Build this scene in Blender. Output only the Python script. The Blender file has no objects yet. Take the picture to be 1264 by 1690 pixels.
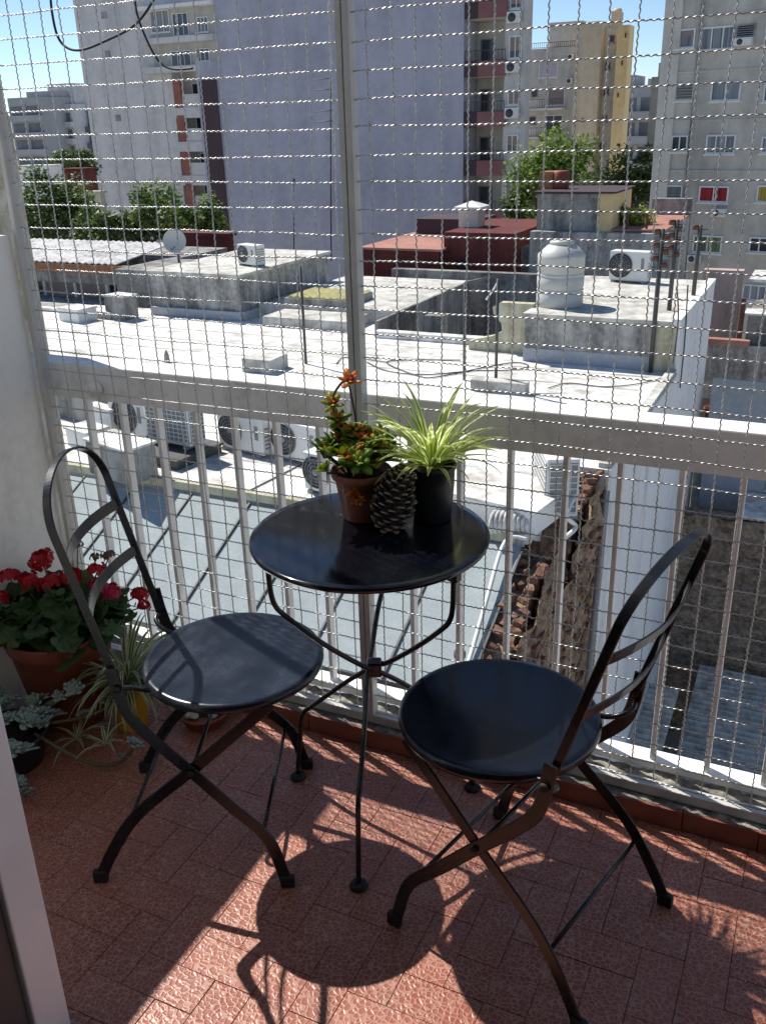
import bpy, bmesh, math, random
from mathutils import Vector, Matrix, Euler
random.seed(7)
S = bpy.context.scene
COL = S.collection
R = math.radians

# ------------------------------------------------------------------ camera, sky, sun, exposure
EYE = Vector((0.0, 0.0, 1.55))
FPX = 1528.24                     # focal length in pixels of the 1264-px-wide photograph
PIT, ROLL, YAW = R(22.701), R(-1.640), R(-25.817)
_f = Vector((math.sin(YAW)*math.cos(PIT), math.cos(YAW)*math.cos(PIT), -math.sin(PIT)))
_r0 = Vector((math.cos(YAW), -math.sin(YAW), 0)); _u0 = _r0.cross(_f)
_r = math.cos(ROLL)*_r0 + math.sin(ROLL)*_u0
_u = -math.sin(ROLL)*_r0 + math.cos(ROLL)*_u0
cam = bpy.data.cameras.new('camera'); camo = bpy.data.objects.new('camera', cam); COL.objects.link(camo)
cam.sensor_fit = 'HORIZONTAL'; cam.sensor_width = 36.0; cam.lens = FPX/1264*36.0
cam.clip_start = 0.02; cam.clip_end = 3000
camo.matrix_world = Matrix(((_r.x, _u.x, -_f.x, EYE.x), (_r.y, _u.y, -_f.y, EYE.y), (_r.z, _u.z, -_f.z, EYE.z), (0, 0, 0, 1)))
S.camera = camo

SUN_EL = R(51.3); SUN_AZ = Vector((-0.927, 0.375))      # horizontal direction towards the sun
world = bpy.data.worlds.new('World'); S.world = world; world.use_nodes = True
wn = world.node_tree; bg = wn.nodes['Background']
sky = wn.nodes.new('ShaderNodeTexSky'); sky.sky_type = 'NISHITA'; sky.sun_disc = False
sky.sun_elevation = SUN_EL; sky.sun_rotation = math.atan2(SUN_AZ.x, SUN_AZ.y)
sky.altitude = 4000; sky.air_density = 1.2; sky.dust_density = 0.1; sky.ozone_density = 3.2
wn.links.new(sky.outputs[0], bg.inputs[0]); bg.inputs[1].default_value = 0.11
sl = bpy.data.lights.new('sun', 'SUN'); sl.energy = 5.0; sl.angle = R(0.53); sl.color = (1.0, 0.95, 0.87)
so = bpy.data.objects.new('sun', sl); COL.objects.link(so)
so.rotation_euler = Vector((-SUN_AZ.x*math.cos(SUN_EL), -SUN_AZ.y*math.cos(SUN_EL), -math.sin(SUN_EL))).to_track_quat('-Z', 'Y').to_euler()
so.location = (-4, 6, 12)
S.view_settings.view_transform = 'Standard'; S.view_settings.look = 'None'
S.view_settings.exposure = 0.3; S.view_settings.gamma = 1.0; S.view_settings.use_curve_mapping = False
S.cycles.max_bounces = 8; S.cycles.transparent_max_bounces = 8
S.cycles.sample_clamp_indirect = 8

# ------------------------------------------------------------------ helpers
def at(px, py, Y):
    """world (x, z) on the vertical plane y = Y of a point surveyed in the photograph"""
    d = _f + (px-632)/FPX*_r - (py-845)/FPX*_u
    p = EYE + d*(Y/d.y); return p.x, p.z
def atz(px, py, Z):
    d = _f + (px-632)/FPX*_r - (py-845)/FPX*_u
    p = EYE + d*((Z-EYE.z)/d.z); return p.x, p.y

class MB:
    """collects shapes, builds ONE mesh object"""
    def __init__(s): s.v = []; s.f = []; s.m = []; s.sm = []
    def add(s, vs, fs, mi=0, smooth=False):
        o = len(s.v); s.v += [tuple(p) for p in vs]
        for f in fs: s.f.append(tuple(i+o for i in f)); s.m.append(mi); s.sm.append(smooth)
        return s
    def box(s, a, b, mi=0, rz=0, c=None):
        x0, y0, z0 = a; x1, y1, z1 = b
        vs = [Vector(p) for p in ((x0,y0,z0),(x1,y0,z0),(x1,y1,z0),(x0,y1,z0),(x0,y0,z1),(x1,y0,z1),(x1,y1,z1),(x0,y1,z1))]
        if rz:
            c = Vector(c) if c else Vector(((x0+x1)/2, (y0+y1)/2, 0)); M = Matrix.Rotation(rz, 3, 'Z')
            vs = [M @ (v-c) + c for v in vs]
        return s.add(vs, [(3,2,1,0),(4,5,6,7),(0,1,5,4),(1,2,6,5),(2,3,7,6),(3,0,4,7)], mi)
    def bbox(s, a, b, bev=.003, mi=0):
        """box with chamfered edges"""
        bm = bmesh.new(); bmesh.ops.create_cube(bm, size=1)
        for v in bm.verts: v.co = Vector([(a[i]+b[i])/2 + v.co[i]*(b[i]-a[i]) for i in range(3)])
        bmesh.ops.bevel(bm, geom=bm.edges[:], offset=bev, segments=2, affect='EDGES', profile=.5)
        s.add([v.co for v in bm.verts], [[v.index for v in f.verts] for f in bm.faces], mi); bm.free(); return s
    def tube(s, pts, r, n=8, mi=0, closed=False, cap=True):
        pts = [Vector(p) for p in pts]; N = len(pts); rr = r if isinstance(r, (list, tuple)) else [r]*N
        T = []
        for i in range(N):
            if closed: t = pts[(i+1) % N]-pts[i-1]
            else: t = pts[min(i+1, N-1)]-pts[max(i-1, 0)]
            T.append(t.normalized())
        ref = Vector((0,0,1)) if abs(T[0].z) < .9 else Vector((1,0,0))
        nrm = (ref - T[0]*ref.dot(T[0])).normalized(); vs = []; fs = []
        for i in range(N):
            nrm = (nrm - T[i]*nrm.dot(T[i])).normalized(); b = T[i].cross(nrm)
            for k in range(n):
                a = 2*math.pi*k/n; vs.append(pts[i] + (nrm*math.cos(a) + b*math.sin(a))*rr[i])
        for i in range(N if closed else N-1):
            j = (i+1) % N
            for k in range(n): k2 = (k+1) % n; fs.append((i*n+k, i*n+k2, j*n+k2, j*n+k))
        if cap and not closed: fs.append(tuple(range(n))[::-1]); fs.append(tuple((N-1)*n+k for k in range(n)))
        return s.add(vs, fs, mi, True)
    def lathe(s, prof, n=32, c=(0,0,0), mi=0, smooth=True):
        vs = []; fs = []; N = len(prof)
        for r, z in prof:
            for k in range(n): a = 2*math.pi*k/n; vs.append((c[0]+r*math.cos(a), c[1]+r*math.sin(a), c[2]+z))
        for i in range(N-1):
            for k in range(n): k2 = (k+1) % n; fs.append((i*n+k, i*n+k2, (i+1)*n+k2, (i+1)*n+k))
        if prof[0][0] > 1e-6: fs.append(tuple(range(n))[::-1])
        if prof[-1][0] > 1e-6: fs.append(tuple((N-1)*n+k for k in range(n)))
        return s.add(vs, fs, mi, smooth)
    def sweep(s, pts, wdir, w, t, mi=0):
        """flat bar: at each point width w along the in-plane normal, thickness t along wdir (a vector or list)"""
        pts = [Vector(p) for p in pts]; N = len(pts); vs = []; fs = []
        for i in range(N):
            T = (pts[min(i+1,N-1)]-pts[max(i-1,0)]).normalized()
            B = Vector(wdir[i] if isinstance(wdir, list) else wdir); B = (B-T*B.dot(T)).normalized(); Nn = T.cross(B)
            ww = w[i] if isinstance(w, list) else w; c = t*.32
            for a, b in ((-.5*ww,-.5*t+c),(-.5*ww+c,-.5*t),(.5*ww-c,-.5*t),(.5*ww,-.5*t+c),(.5*ww,.5*t-c),(.5*ww-c,.5*t),(-.5*ww+c,.5*t),(-.5*ww,.5*t-c)):
                vs.append(pts[i]+Nn*a+B*b)
        for i in range(N-1):
            for k in range(8): k2 = (k+1) % 8; fs.append((i*8+k, i*8+k2, (i+1)*8+k2, (i+1)*8+k))
        fs.append(tuple(range(8))[::-1]); fs.append(tuple((N-1)*8+k for k in range(8)))
        return s.add(vs, fs, mi, False)
    def prism(s, poly, a, b, axis='y', mi=0):
        """polygon (2D) extruded along an axis from a to b"""
        n = len(poly)
        def mk(p, h): return {'y': (p[0], h, p[1]), 'x': (h, p[0], p[1]), 'z': (p[0], p[1], h)}[axis]
        vs = [mk(p, a) for p in poly] + [mk(p, b) for p in poly]
        fs = [tuple(range(n))[::-1], tuple(range(n, 2*n))] + [(i, (i+1) % n, n+(i+1) % n, n+i) for i in range(n)]
        return s.add(vs, fs, mi)
    def mesh(s, name, mats):
        me = bpy.data.meshes.new(name); me.from_pydata(s.v, [], s.f)
        for m in (mats if isinstance(mats, (list, tuple)) else [mats]): me.materials.append(m)
        me.polygons.foreach_set('material_index', s.m); me.polygons.foreach_set('use_smooth', s.sm)
        bm = bmesh.new(); bm.from_mesh(me); bmesh.ops.recalc_face_normals(bm, faces=bm.faces[:]); bm.to_mesh(me); bm.free()
        me.update(); return me
    def build(s, name, mats, parent=None, loc=None, rz=None):
        return link(name, s.mesh(name, mats), parent, loc, rz)

def link(name, me, parent=None, loc=None, rz=None, rot=None):
    o = bpy.data.objects.new(name, me); COL.objects.link(o)
    if parent is not None: o.parent = parent
    if loc is not None: o.location = loc
    if rz is not None: o.rotation_euler = (0, 0, rz)
    if rot is not None: o.rotation_euler = rot
    return o
def tag(o, label, cat, group=None):
    o['label'] = label; o['category'] = cat
    if group: o['group'] = group
    return o
def thing(name, label, cat, loc=(0,0,0), rz=0, group=None):
    o = link(name, None, None, loc, rz); return tag(o, label, cat, group)
def struct(o): o['kind'] = 'structure'; return o
def stuff(o): o['kind'] = 'stuff'; return o
def copy_tree(o, parent=None):
    c = o.copy(); COL.objects.link(c); c.parent = parent
    for ch in [q for q in o.children]: copy_tree(ch, c)
    return c

# ------------------------------------------------------------------ materials
def lin(h): return tuple((c/255/12.92 if c/255 <= .04045 else ((c/255+.055)/1.055)**2.4) for c in h)
class NT:
    def __init__(s, name):
        s.m = bpy.data.materials.new(name); s.m.use_nodes = True; s.t = s.m.node_tree
        s.b = s.t.nodes['Principled BSDF']
    def n(s, typ, **kw):
        n = s.t.nodes.new('ShaderNode'+typ)
        for k, v in kw.items():
            if k in n.inputs: n.inputs[k].default_value = v
            else: setattr(n, k, v)
        return n
    def l(s, a, b): s.t.links.new(a, b)
    def set(s, **kw):
        for k, v in kw.items(): s.b.inputs[k.replace('_', ' ')].default_value = v
    def coord(s, kind='Object', rnd=False):
        tc = s.n('TexCoord'); out = tc.outputs[kind]
        if rnd:
            oi = s.n('ObjectInfo'); ad = s.n('VectorMath', operation='MULTIPLY_ADD'); 
            s.l(oi.outputs['Random'], ad.inputs[0]); ad.inputs[1].default_value = (37.1, 53.7, 11.3); s.l(out, ad.inputs[2]); out = ad.outputs[0]
        return out
    def noise(s, co, scale, detail=5, rough=.55, stretch=None):
        if stretch:
            mp = s.n('Mapping'); mp.inputs['Scale'].default_value = stretch; s.l(co, mp.inputs[0]); co = mp.outputs[0]
        n = s.n('TexNoise'); n.inputs['Scale'].default_value = scale; n.inputs['Detail'].default_value = detail; n.inputs['Roughness'].default_value = rough
        s.l(co, n.inputs['Vector']); return n.outputs['Fac']
    def ramp(s, fac, stops):
        r = s.n('ValToRGB'); e = r.color_ramp.elements
        while len(e) < len(stops): e.new(.5)
        for i, (p, c) in enumerate(stops): e[i].position = p; e[i].color = (*c, 1) if len(c) == 3 else c
        s.l(fac, r.inputs[0]); return r.outputs[0]
    def mix(s, fac, a, b, mode='MIX'):
        m = s.n('Mix', data_type='RGBA', blend_type=mode)
        for inp, v in ((m.inputs[0], fac), (m.inputs[6], a), (m.inputs[7], b)):
            if hasattr(v, 'is_linked') or hasattr(v, 'links'): s.l(v, inp)
            else: inp.default_value = (*v, 1) if isinstance(v, tuple) and len(v) == 3 else v
        return m.outputs[2]
    def bump(s, h, strength=.3, dist=.01):
        b = s.n('Bump'); b.inputs['Strength'].default_value = strength; b.inputs['Distance'].default_value = dist
        s.l(h, b.inputs['Height']); s.l(b.outputs[0], s.b.inputs['Normal'])
def plain(name, col, rough=.5, metal=0., var=.12, scale=6., bump=0., bscale=40., bdist=.004, rnd=False, spec=.5):
    """a colour with soft uneven wear and optional fine relief"""
    k = NT(name); co = k.coord('Object', rnd); f = k.noise(co, scale)
    lo = tuple(c*(1-var) for c in col); hi = tuple(min(1, c*(1+var)) for c in col)
    k.l(k.ramp(f, [(.3, lo), (.7, hi)]), k.b.inputs['Base Color'])
    k.set(Roughness=rough, Metallic=metal, Specular_IOR_Level=spec)
    if bump: k.bump(k.noise(co, bscale, 4), bump, bdist)
    return k.m
def folds(name, col):
    """hanging curtain: soft vertical folds"""
    k = NT(name); co = k.coord('Object'); f = k.noise(co, 9., 2, .5, (1, 1, .03))
    k.l(k.ramp(f, [(.35, tuple(c*.45 for c in col)), (.65, col)]), k.b.inputs['Base Color']); k.set(Roughness=.8); return k.m
def stained(name, col, dirt, amount=.5, scale=1.2, streak=True, rough=.85, bump=.25, bdist=.02, fine=14., seed=0., zstreak=.18):
    """weathered plaster / concrete: blotches, vertical run-off streaks, pores"""
    k = NT(name); co = k.coord('Object')
    mp = k.n('Mapping'); mp.inputs['Location'].default_value = (seed*3.1, seed*1.7, seed); k.l(co, mp.inputs[0]); co = mp.outputs[0]
    a = k.noise(co, scale, 8, .65); b = k.noise(co, scale*3.5, 6, .6, (1, 1, zstreak) if streak else None); c = k.noise(co, fine, 5, .6)
    mx = k.mix(.62, a, b); m2 = k.mix(.25, mx, c)
    lo = .26+.26*amount
    fac = k.ramp(m2, [(lo, (1,1,1)), (lo+.16, (0,0,0))])
    inv = k.ramp(m2, [(.38, (0,0,0)), (.38+.28, (1,1,1))])
    base = k.mix(fac, col, dirt)
    fin = k.mix(.10, base, inv, 'OVERLAY')
    k.l(fin, k.b.inputs['Base Color']); k.set(Roughness=rough, Specular_IOR_Level=.25)
    k.bump(m2, bump, bdist); return k.m

M = {}
def tile_mat():
    k = NT('terracotta_tile'); co = k.coord('Object', True)
    jit = k.n('TexNoise'); jit.inputs['Scale'].default_value = 60; k.l(co, jit.inputs['Vector'])
    wob = k.n('VectorMath', operation='MULTIPLY_ADD'); k.l(jit.outputs['Color'], wob.inputs[0]); wob.inputs[1].default_value = (.006,.006,.006); k.l(co, wob.inputs[2])
    flat = k.n('VectorMath', operation='MULTIPLY'); k.l(wob.outputs[0], flat.inputs[0]); flat.inputs[1].default_value = (1, 1, 0)
    vo = k.n('TexVoronoi', feature='DISTANCE_TO_EDGE'); vo.inputs['Scale'].default_value = 88; vo.inputs['Randomness'].default_value = .8; k.l(flat.outputs[0], vo.inputs['Vector'])
    edge = k.ramp(vo.outputs['Distance'], [(.015, (1,1,1)), (.095, (0,0,0))])
    hgt = k.ramp(vo.outputs['Distance'], [(.0, (1,1,1)), (.09, (.75,.75,.75)), (.2, (0,0,0))])
    tc = k.n('TexCoord'); geo = k.n('NewGeometry')
    big = k.noise(geo.outputs['Position'], 4.0, 6, .6); fine = k.noise(geo.outputs['Position'], 90, 3)
    oi = k.n('ObjectInfo')
    cell = k.mix(big, (.25,.074,.048), (.34,.112,.072))
    cell = k.mix(.35, cell, k.ramp(oi.outputs['Random'], [(0, (.21,.06,.04)), (.5, (.29,.088,.056)), (1, (.35,.125,.085))]))
    rim = k.mix(fine, (.42,.23,.165), (.53,.33,.25))
    wear = k.ramp(big, [(.4, (.6,.6,.6)), (.62, (.95,.95,.95))])
    ef = k.mix(1.0, edge, wear, 'MULTIPLY')
    col = k.mix(ef, cell, rim)
    worn = k.ramp(k.noise(geo.outputs['Position'], 9., 7, .65), [(.5, (0,0,0)), (.75, (.22,.22,.22))])
    col = k.mix(worn, col, (.47,.30,.24))
    k.l(col, k.b.inputs['Base Color']); k.set(Roughness=.37, Specular_IOR_Level=.45)
    k.bump(hgt, .5, .0014); return k.m
M['tile'] = tile_mat()
M['skirt'] = plain('skirting_tile', (.18,.055,.036), .5, var=.25, scale=9, bump=.2, bscale=60, bdist=.002, rnd=True)
M['grout'] = plain('grout', (.24,.13,.095), .9, var=.3, scale=30)
M['cement'] = stained('cement', (.36,.34,.30), (.14,.135,.12), .75, 9., False, bump=.7, bdist=.006, fine=60.)
M['wall'] = stained('wall_plaster', (.82,.81,.77), (.66,.65,.60), .35, 2.0, True, bump=.12, bdist=.004, fine=30.)
M['frame'] = plain('painted_frame', (.50,.495,.47), .45, var=.10, scale=10, bump=.08, bscale=60, bdist=.001)
M['gap'] = plain('dark_gap', (.03,.03,.032), .7)
M['beam'] = stained('white_beam_paint', (.84,.84,.82), (.62,.61,.57), .35, 3., False, rough=.6, bump=.10, bdist=.003, fine=40.)
M['oldpaint'] = stained('peeling_paint', (.62,.60,.54), (.40,.34,.22), .62, 5., True, bump=.5, bdist=.005, fine=45., zstreak=.4)
M['balpaint'] = plain('baluster_paint', (.80,.79,.76), .5, var=.18, scale=9, bump=.1, bscale=80, bdist=.001, rnd=True)
def wire_mat():
    k = NT('galvanised_wire'); geo = k.n('NewGeometry'); f = k.noise(geo.outputs['Position'], 25, 4)
    k.l(k.ramp(f, [(.3, (.40,.40,.395)), (.7, (.64,.64,.62))]), k.b.inputs['Base Color']); k.set(Metallic=.7, Roughness=.4); return k.m
M['wire'] = wire_mat()
def metal_black(name, dust, rough, base=(.0095,.0105,.0135), dcol=(.17,.18,.20)):
    k = NT(name); co = k.coord('Object'); geo = k.n('NewGeometry')
    f = k.noise(geo.outputs['Position'], 14, 7, .68); g = k.noise(geo.outputs['Position'], 5, 5, .6, (3., 1, 1))
    sc = k.mix(.5, f, g); d = k.ramp(sc, [(.48, (0,0,0)), (.66, (dust, dust, dust))])
    k.l(k.mix(d, base, dcol), k.b.inputs['Base Color'])
    k.l(k.ramp(sc, [(.35, (rough,)*3), (.7, (rough+.16,)*3)]), k.b.inputs['Roughness']); k.set(Specular_IOR_Level=.5)
    return k.m
M['black'] = metal_black('black_powder_coat', .08, .2, (.007,.008,.011))
M['tabletop'] = metal_black('black_lacquer_top', .03, .06, (.004,.005,.009))
M['seatdusty_sky'] = metal_black('dusty_sky_tinted_seat', .14, .17, (.008,.012,.022), (.08,.11,.17))  # blue in the base and dust colours stands in for reflected sky
M['seat'] = metal_black('black_seat', .02, .12, (.005,.008,.016), (.06,.08,.12))
M['rubber'] = plain('rubber', (.012,.012,.012), .7)
M['terracotta'] = plain('terracotta_plastic', (.25,.082,.045), .55, var=.15, scale=20)
M['clay'] = plain('clay_pot', (.20,.045,.022), .6, var=.2, scale=10, bump=.1, bscale=50, bdist=.002)
M['blackpot'] = plain('black_pot', (.018,.02,.025), .42, var=.2, scale=25)
M['yellowpot'] = plain('yellow_pot', (.55,.30,.02), .45, var=.12)
M['soil'] = plain('soil', (.035,.024,.017), .95, var=.5, scale=60, bump=1., bscale=120, bdist=.006)
M['cork'] = plain('pale_stone', (.42,.38,.32), .8, var=.3, scale=40, bump=.4, bscale=80, bdist=.003)
def leaf(name, a, b, rough=.45, trans=.25, scale=30, rnd=True):
    k = NT(name); co = k.coord('Object', rnd); f = k.noise(co, scale, 3); oi = k.n('ObjectInfo')
    c = k.mix(k.mix(.5, f, oi.outputs['Random']), a, b); k.l(c, k.b.inputs['Base Color']); k.set(Roughness=rough, Specular_IOR_Level=.4)
    if trans:
        tr = k.n('BsdfTranslucent'); mx = k.n('MixShader'); mx.inputs[0].default_value = trans
        hs = k.n('HueSaturation'); hs.inputs['Value'].default_value = 1.6; k.l(c, hs.inputs['Color']); k.l(hs.outputs[0], tr.inputs[0])
        out = k.t.nodes['Material Output']; k.l(k.b.outputs[0], mx.inputs[1]); k.l(tr.outputs[0], mx.inputs[2]); k.l(mx.outputs[0], out.inputs[0])
    return k.m
M['lf_green'] = leaf('leaf_green', (.10,.20,.02), (.20,.32,.04), .3, .4)
M['lf_lime'] = leaf('leaf_lime', (.28,.36,.03), (.42,.44,.06), .3, .45)
M['lf_orange'] = leaf('leaf_orange', (.52,.20,.03), (.70,.34,.07), .3, .45)
M['lf_red'] = leaf('leaf_red', (.42,.08,.02), (.58,.17,.04), .3, .4)
M['sp_green'] = leaf('spider_leaf_green', (.17,.29,.03), (.30,.40,.06), .35, .5)
M['sp_cream'] = leaf('spider_leaf_cream', (.66,.70,.30), (.80,.80,.46), .35, .5)
M['sp2_green'] = leaf('floor_spider_green', (.07,.12,.035), (.12,.18,.055), .4, .3)
M['sp2_cream'] = leaf('floor_spider_cream', (.40,.44,.25), (.52,.54,.36), .4, .3)
M['ger_leaf'] = leaf('geranium_leaf', (.028,.062,.018), (.065,.115,.038), .55, .15)
M['petal'] = leaf('red_petal', (.34,.006,.014), (.52,.014,.024), .5, .25)
M['petal2'] = leaf('crimson_petal', (.36,.006,.05), (.5,.015,.09), .5, .25)
M['stem'] = plain('stem', (.10,.09,.035), .6)
M['brownstem'] = plain('woody_stem', (.13,.075,.04), .7)
M['ech'] = leaf('echeveria_leaf', (.22,.29,.25), (.32,.40,.35), .5, .1)
M['cone'] = plain('pine_cone_scale', (.075,.054,.042), .75, var=.4, scale=60, bump=.4, bscale=150, bdist=.002)
M['conetip'] = plain('pine_cone_tip', (.42,.37,.31), .8, var=.4, scale=80)
M['cable'] = plain('black_cable', (.012,.013,.016), .55)
M['room'] = plain('room_wall', (.5,.48,.45), .8)
M['roomfloor'] = plain('room_floor', (.22,.15,.09), .5)
M['alu'] = plain('door_aluminium', (.88,.87,.84), .5, var=.08)
M['darkalu'] = plain('dark_aluminium', (.06,.062,.065), .5)

# ------------------------------------------------------------------ the balcony shell
FX0, FX1, FY0, FY1 = -1.965, 1.30, .60, 1.835
fl = MB().box((FX0, .30, -.16), (FX1, FY1+.12, -.006)).build('balcony_floor', M['grout']); struct(fl)
# terracotta tiles laid in a herringbone, each a part of the floor
m = .0832; g = .0012; th = .006
def tmesh(w, h):
    return MB().bbox((g/2, g/2, -th), (w-g/2, h-g/2, 0), .0008).mesh('tile', M['tile'])
th_h, th_v = tmesh(2*m, m), tmesh(m, 2*m)
ox, oy = -.985, 1.045
def clip_tile(x, y, w, h):
    x0, x1, y0, y1 = max(x, FX0), min(x+w, FX1), max(y, .32), min(y+h, FY1)
    if x1-x0 < .012 or y1-y0 < .012: return
    full = abs((x1-x0)-w) < 1e-6 and abs((y1-y0)-h) < 1e-6
    if full: me = th_h if w > h else th_v; lx, ly = x, y
    else: me = tmesh2(x1-x0, y1-y0); lx, ly = x0, y0
    o = link('tile', me, fl, (lx, ly, random.uniform(-.0006, .0006)))
    o.rotation_euler = (random.uniform(-.003, .003), random.uniform(-.003, .003), 0)
def tmesh2(w, h): return MB().bbox((g/2, g/2, -th), (w-g/2, h-g/2, 0), .0008).mesh('tile', M['tile'])
YT0 = .70
for i in range(-24, 40):
    for j in range(-24, 40):
        # herringbone 2:1 lattice: horizontal tile at (i+j, i-3*... ) via unit cell of 4 modules
        if (i - j) % 4 == 0: x, y, w, h = i, j, 2, 1
        elif (i - j) % 4 == 3: x, y, w, h = i, j, 1, 2
        else: continue
        X, Y = ox+x*m, oy+y*m
        if X > FX1 or X+w*m < FX0 or Y > FY1 or Y+h*m < YT0: continue
        clip_tile(X, Y, w*m, h*m)
# cement ledge with its skirting tiles
ld = MB().box((FX0, FY1+.008, -.30), (FX1, 1.9665, .0525)).build('balcony_ledge', M['cement']); struct(ld)
bm_ = bmesh.new(); bm_.from_mesh(ld.data)
bmesh.ops.subdivide_edges(bm_, edges=[e for e in bm_.edges if abs((e.verts[0].co-e.verts[1].co).x) > 1], cuts=220)
for v in bm_.verts:
    if v.co.z > 0: v.co.z += random.uniform(-.004, .003); v.co.y += random.uniform(-.002, .002) if v.co.y < 1.9 else random.uniform(-.004,.004)
bm_.to_mesh(ld.data); bm_.free()
x = FX0
sk = MB().bbox((.001, 0, 0), (.1655, .009, .055), .0015).mesh('skirting_tile', M['skirt'])
while x < FX1-.1:
    link('skirting_tile', sk, ld, (x, FY1-.0035+random.uniform(-.0015, .0015), .0005), None); x += .1664
# side wall on the left, house front with the doorway we look out of, room behind
sw = MB().box((-2.125, .25, -.3), (FX0, 1.862, 1.31)).build('side_wall', M['wall']); struct(sw)
hw = MB()
hw.box((-2.12, .36, 1.30), (-1.187, .60, 3.2)); hw.box((FX0, .36, -.2), (-1.187, .60, 1.30)); hw.box((1.30, .36, -.3), (2.2, .60, 3.2)); hw.box((-1.30, .36, 2.25), (1.30, .60, 3.2))
hwo = hw.build('house_wall', M['wall']); struct(hwo)
rm = MB()
rm.box((-2.2, -3.0, -.05), (2.2, .36, -.012)); rmo = rm.build('room_floor', M['roomfloor']); struct(rmo)
rm = MB(); rm.box((-2.3,-3.1,-.05), (-2.2,.36,2.7)); rm.box((2.2,-3.1,-.05), (2.3,.36,2.7)); rm.box((-2.3,-3.2,-.05), (2.3,-3.1,2.7)); rm.box((-2.3,-3.1,2.6), (2.3,.36,2.7))
struct(rm.build('room_wall', M['room']))
ub = MB().box((-2.12, .601, 2.62), (2.2, 1.40, 2.78)).build('overhead_shade_slab', M['wall']); struct(ub)  # unseen slab, added overhead to darken the railing beam and seats
# door jamb close to the lens, bottom left
j = thing('door_jamb', 'pale aluminium door jamb standing at the bottom left corner', 'door jamb', (-1.185, .60, 0))
MB().bbox((.012, .172, .0), (.10, .245, 2.25), .004).build('face_profile', M['alu'], j)
MB().bbox((.0, .062, .0), (.088, .1715, 2.25), .003).build('dark_channel', M['darkalu'], j)
MB().bbox((.0, .001, .0), (.10, .0615, 2.25), .003).build('inner_profile', M['alu'], j)
# concrete end post outside the mesh, by the wall
MB_ = MB(); MB_.bbox((-2.42, 1.935, -.3), (-2.125, 2.10, 1.615), .02)
tag(MB_.build('railing_end_post', M['oldpaint']), 'weathered concrete post with peeling pale paint behind the mesh beside the side wall', 'post')

# ------------------------------------------------------------------ steel railing: wide beam, flat balusters, bottom rail
rl = thing('railing', 'white balcony railing with wide top beam and flat upright bars', 'railing', (-.4, 1.97, 0))
RX = Vector((-.4, 1.97, 0))
bmb = MB(); bmb.bbox((-2.124+.4, 1.926-1.97, .857), (1.7, 2.003-1.97, .957), .004)
top = bmb.build('top_beam', M['beam'], rl)
MB().lathe([(0,0),(.022,0),(.022,.012),(.017,.02),(0,.02)], 20).build('rail_cap', M['beam'], top, (-1.80+.4, -.064, .895)).rotation_euler = (R(-90), 0, 0)
br = MB(); br.bbox((-2.124+.4, -.012, .060), (1.7, .040, .082), .003); br.build('bottom_rail', M['beam'], rl)
bal = MB().bbox((-.0062, -.004, .08), (.0062, .021, .858), .002).mesh('baluster', M['balpaint'])
x = -1.90
while x < 1.25:
    o = link('baluster', bal, rl, (x+.4, random.uniform(-.002, .002), 0)); o.rotation_euler = (0, random.uniform(-.004, .004), random.uniform(-.02,.02)); x += .1283

# ------------------------------------------------------------------ crimped wire mesh screens in steel frames
PITCH = .0543; WR = .00162; AMP = .0009; LAM = PITCH/4
def wire_mesh(L, name, horizontal):
    n = int(L/LAM*8); pts = []; f1, f2, p1, p2 = random.uniform(1.5,3), random.uniform(4,8), random.uniform(0,6), random.uniform(0,6); am = random.uniform(.0008,.0020)
    for i in range(n+1):
        s_ = L*i/n; a = AMP*math.sin(2*math.pi*s_/LAM); b = .95*AMP*math.cos(2*math.pi*s_/LAM)+am*math.sin(f1*s_*3+p1)+.5*am*math.sin(f2*s_*3+p2)
        pts.append((s_, a, b) if horizontal else (b, a, s_))
    return MB().tube(pts, WR, 5).mesh(name, M['wire'])
def screen(x0, x1, label, nskip):
    Z0, Z1 = .054, 2.42; Y = 1.880
    t = thing('mesh_screen', label, 'mesh screen', (x0, Y, Z0), group='wire mesh screens closing the balcony')
    w = .0150; W_ = x1-x0; Hh = Z1-Z0
    MB().bbox((0, -.014, 0), (W_, .014, .026), .002).build('frame_bar', M['frame'], t)
    MB().bbox((0, -.014, Hh-.026), (W_, .014, Hh), .002).build('frame_bar', M['frame'], t)
    MB().bbox((0, -.016, .0262), (w, .016, Hh-.0262), .002).build('frame_bar', M['frame'], t)
    MB().bbox((W_-w, -.016, .0262), (W_, .016, Hh-.0262), .002).build('frame_bar', M['frame'], t)
    random.seed(int(100+x0*10)); vms = [wire_mesh(Hh-.03, 'wire', False) for _ in range(5)]; hms = [wire_mesh(W_-.02, 'wire', True) for _ in range(5)]
    x = w+.012 if nskip else w+.03
    while x < W_-w-.004:
        o = link('wire', random.choice(vms), t, (x+random.uniform(-.0018,.0018), .0045+random.uniform(-.0012,.0012), .015)); o.rotation_euler = (random.uniform(-.0006,.0006), random.uniform(-.0012,.0012), 0); x += PITCH
    z = .026
    while z < Hh-.04:
        o = link('wire', random.choice(hms), t, (.01, .0045-.0022+random.uniform(-.0008,.0008), z+random.uniform(-.0018,.0018))); o.rotation_euler = (0, random.uniform(-.0012,.0012), random.uniform(-.001,.001)); z += PITCH
    return t
screen(-1.955, -.9655, 'wire mesh screen between the plaster side wall and the middle upright', True)
screen(-.9635, 1.02, 'wire mesh screen on the right side of the middle upright', False)
random.seed(21)

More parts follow.
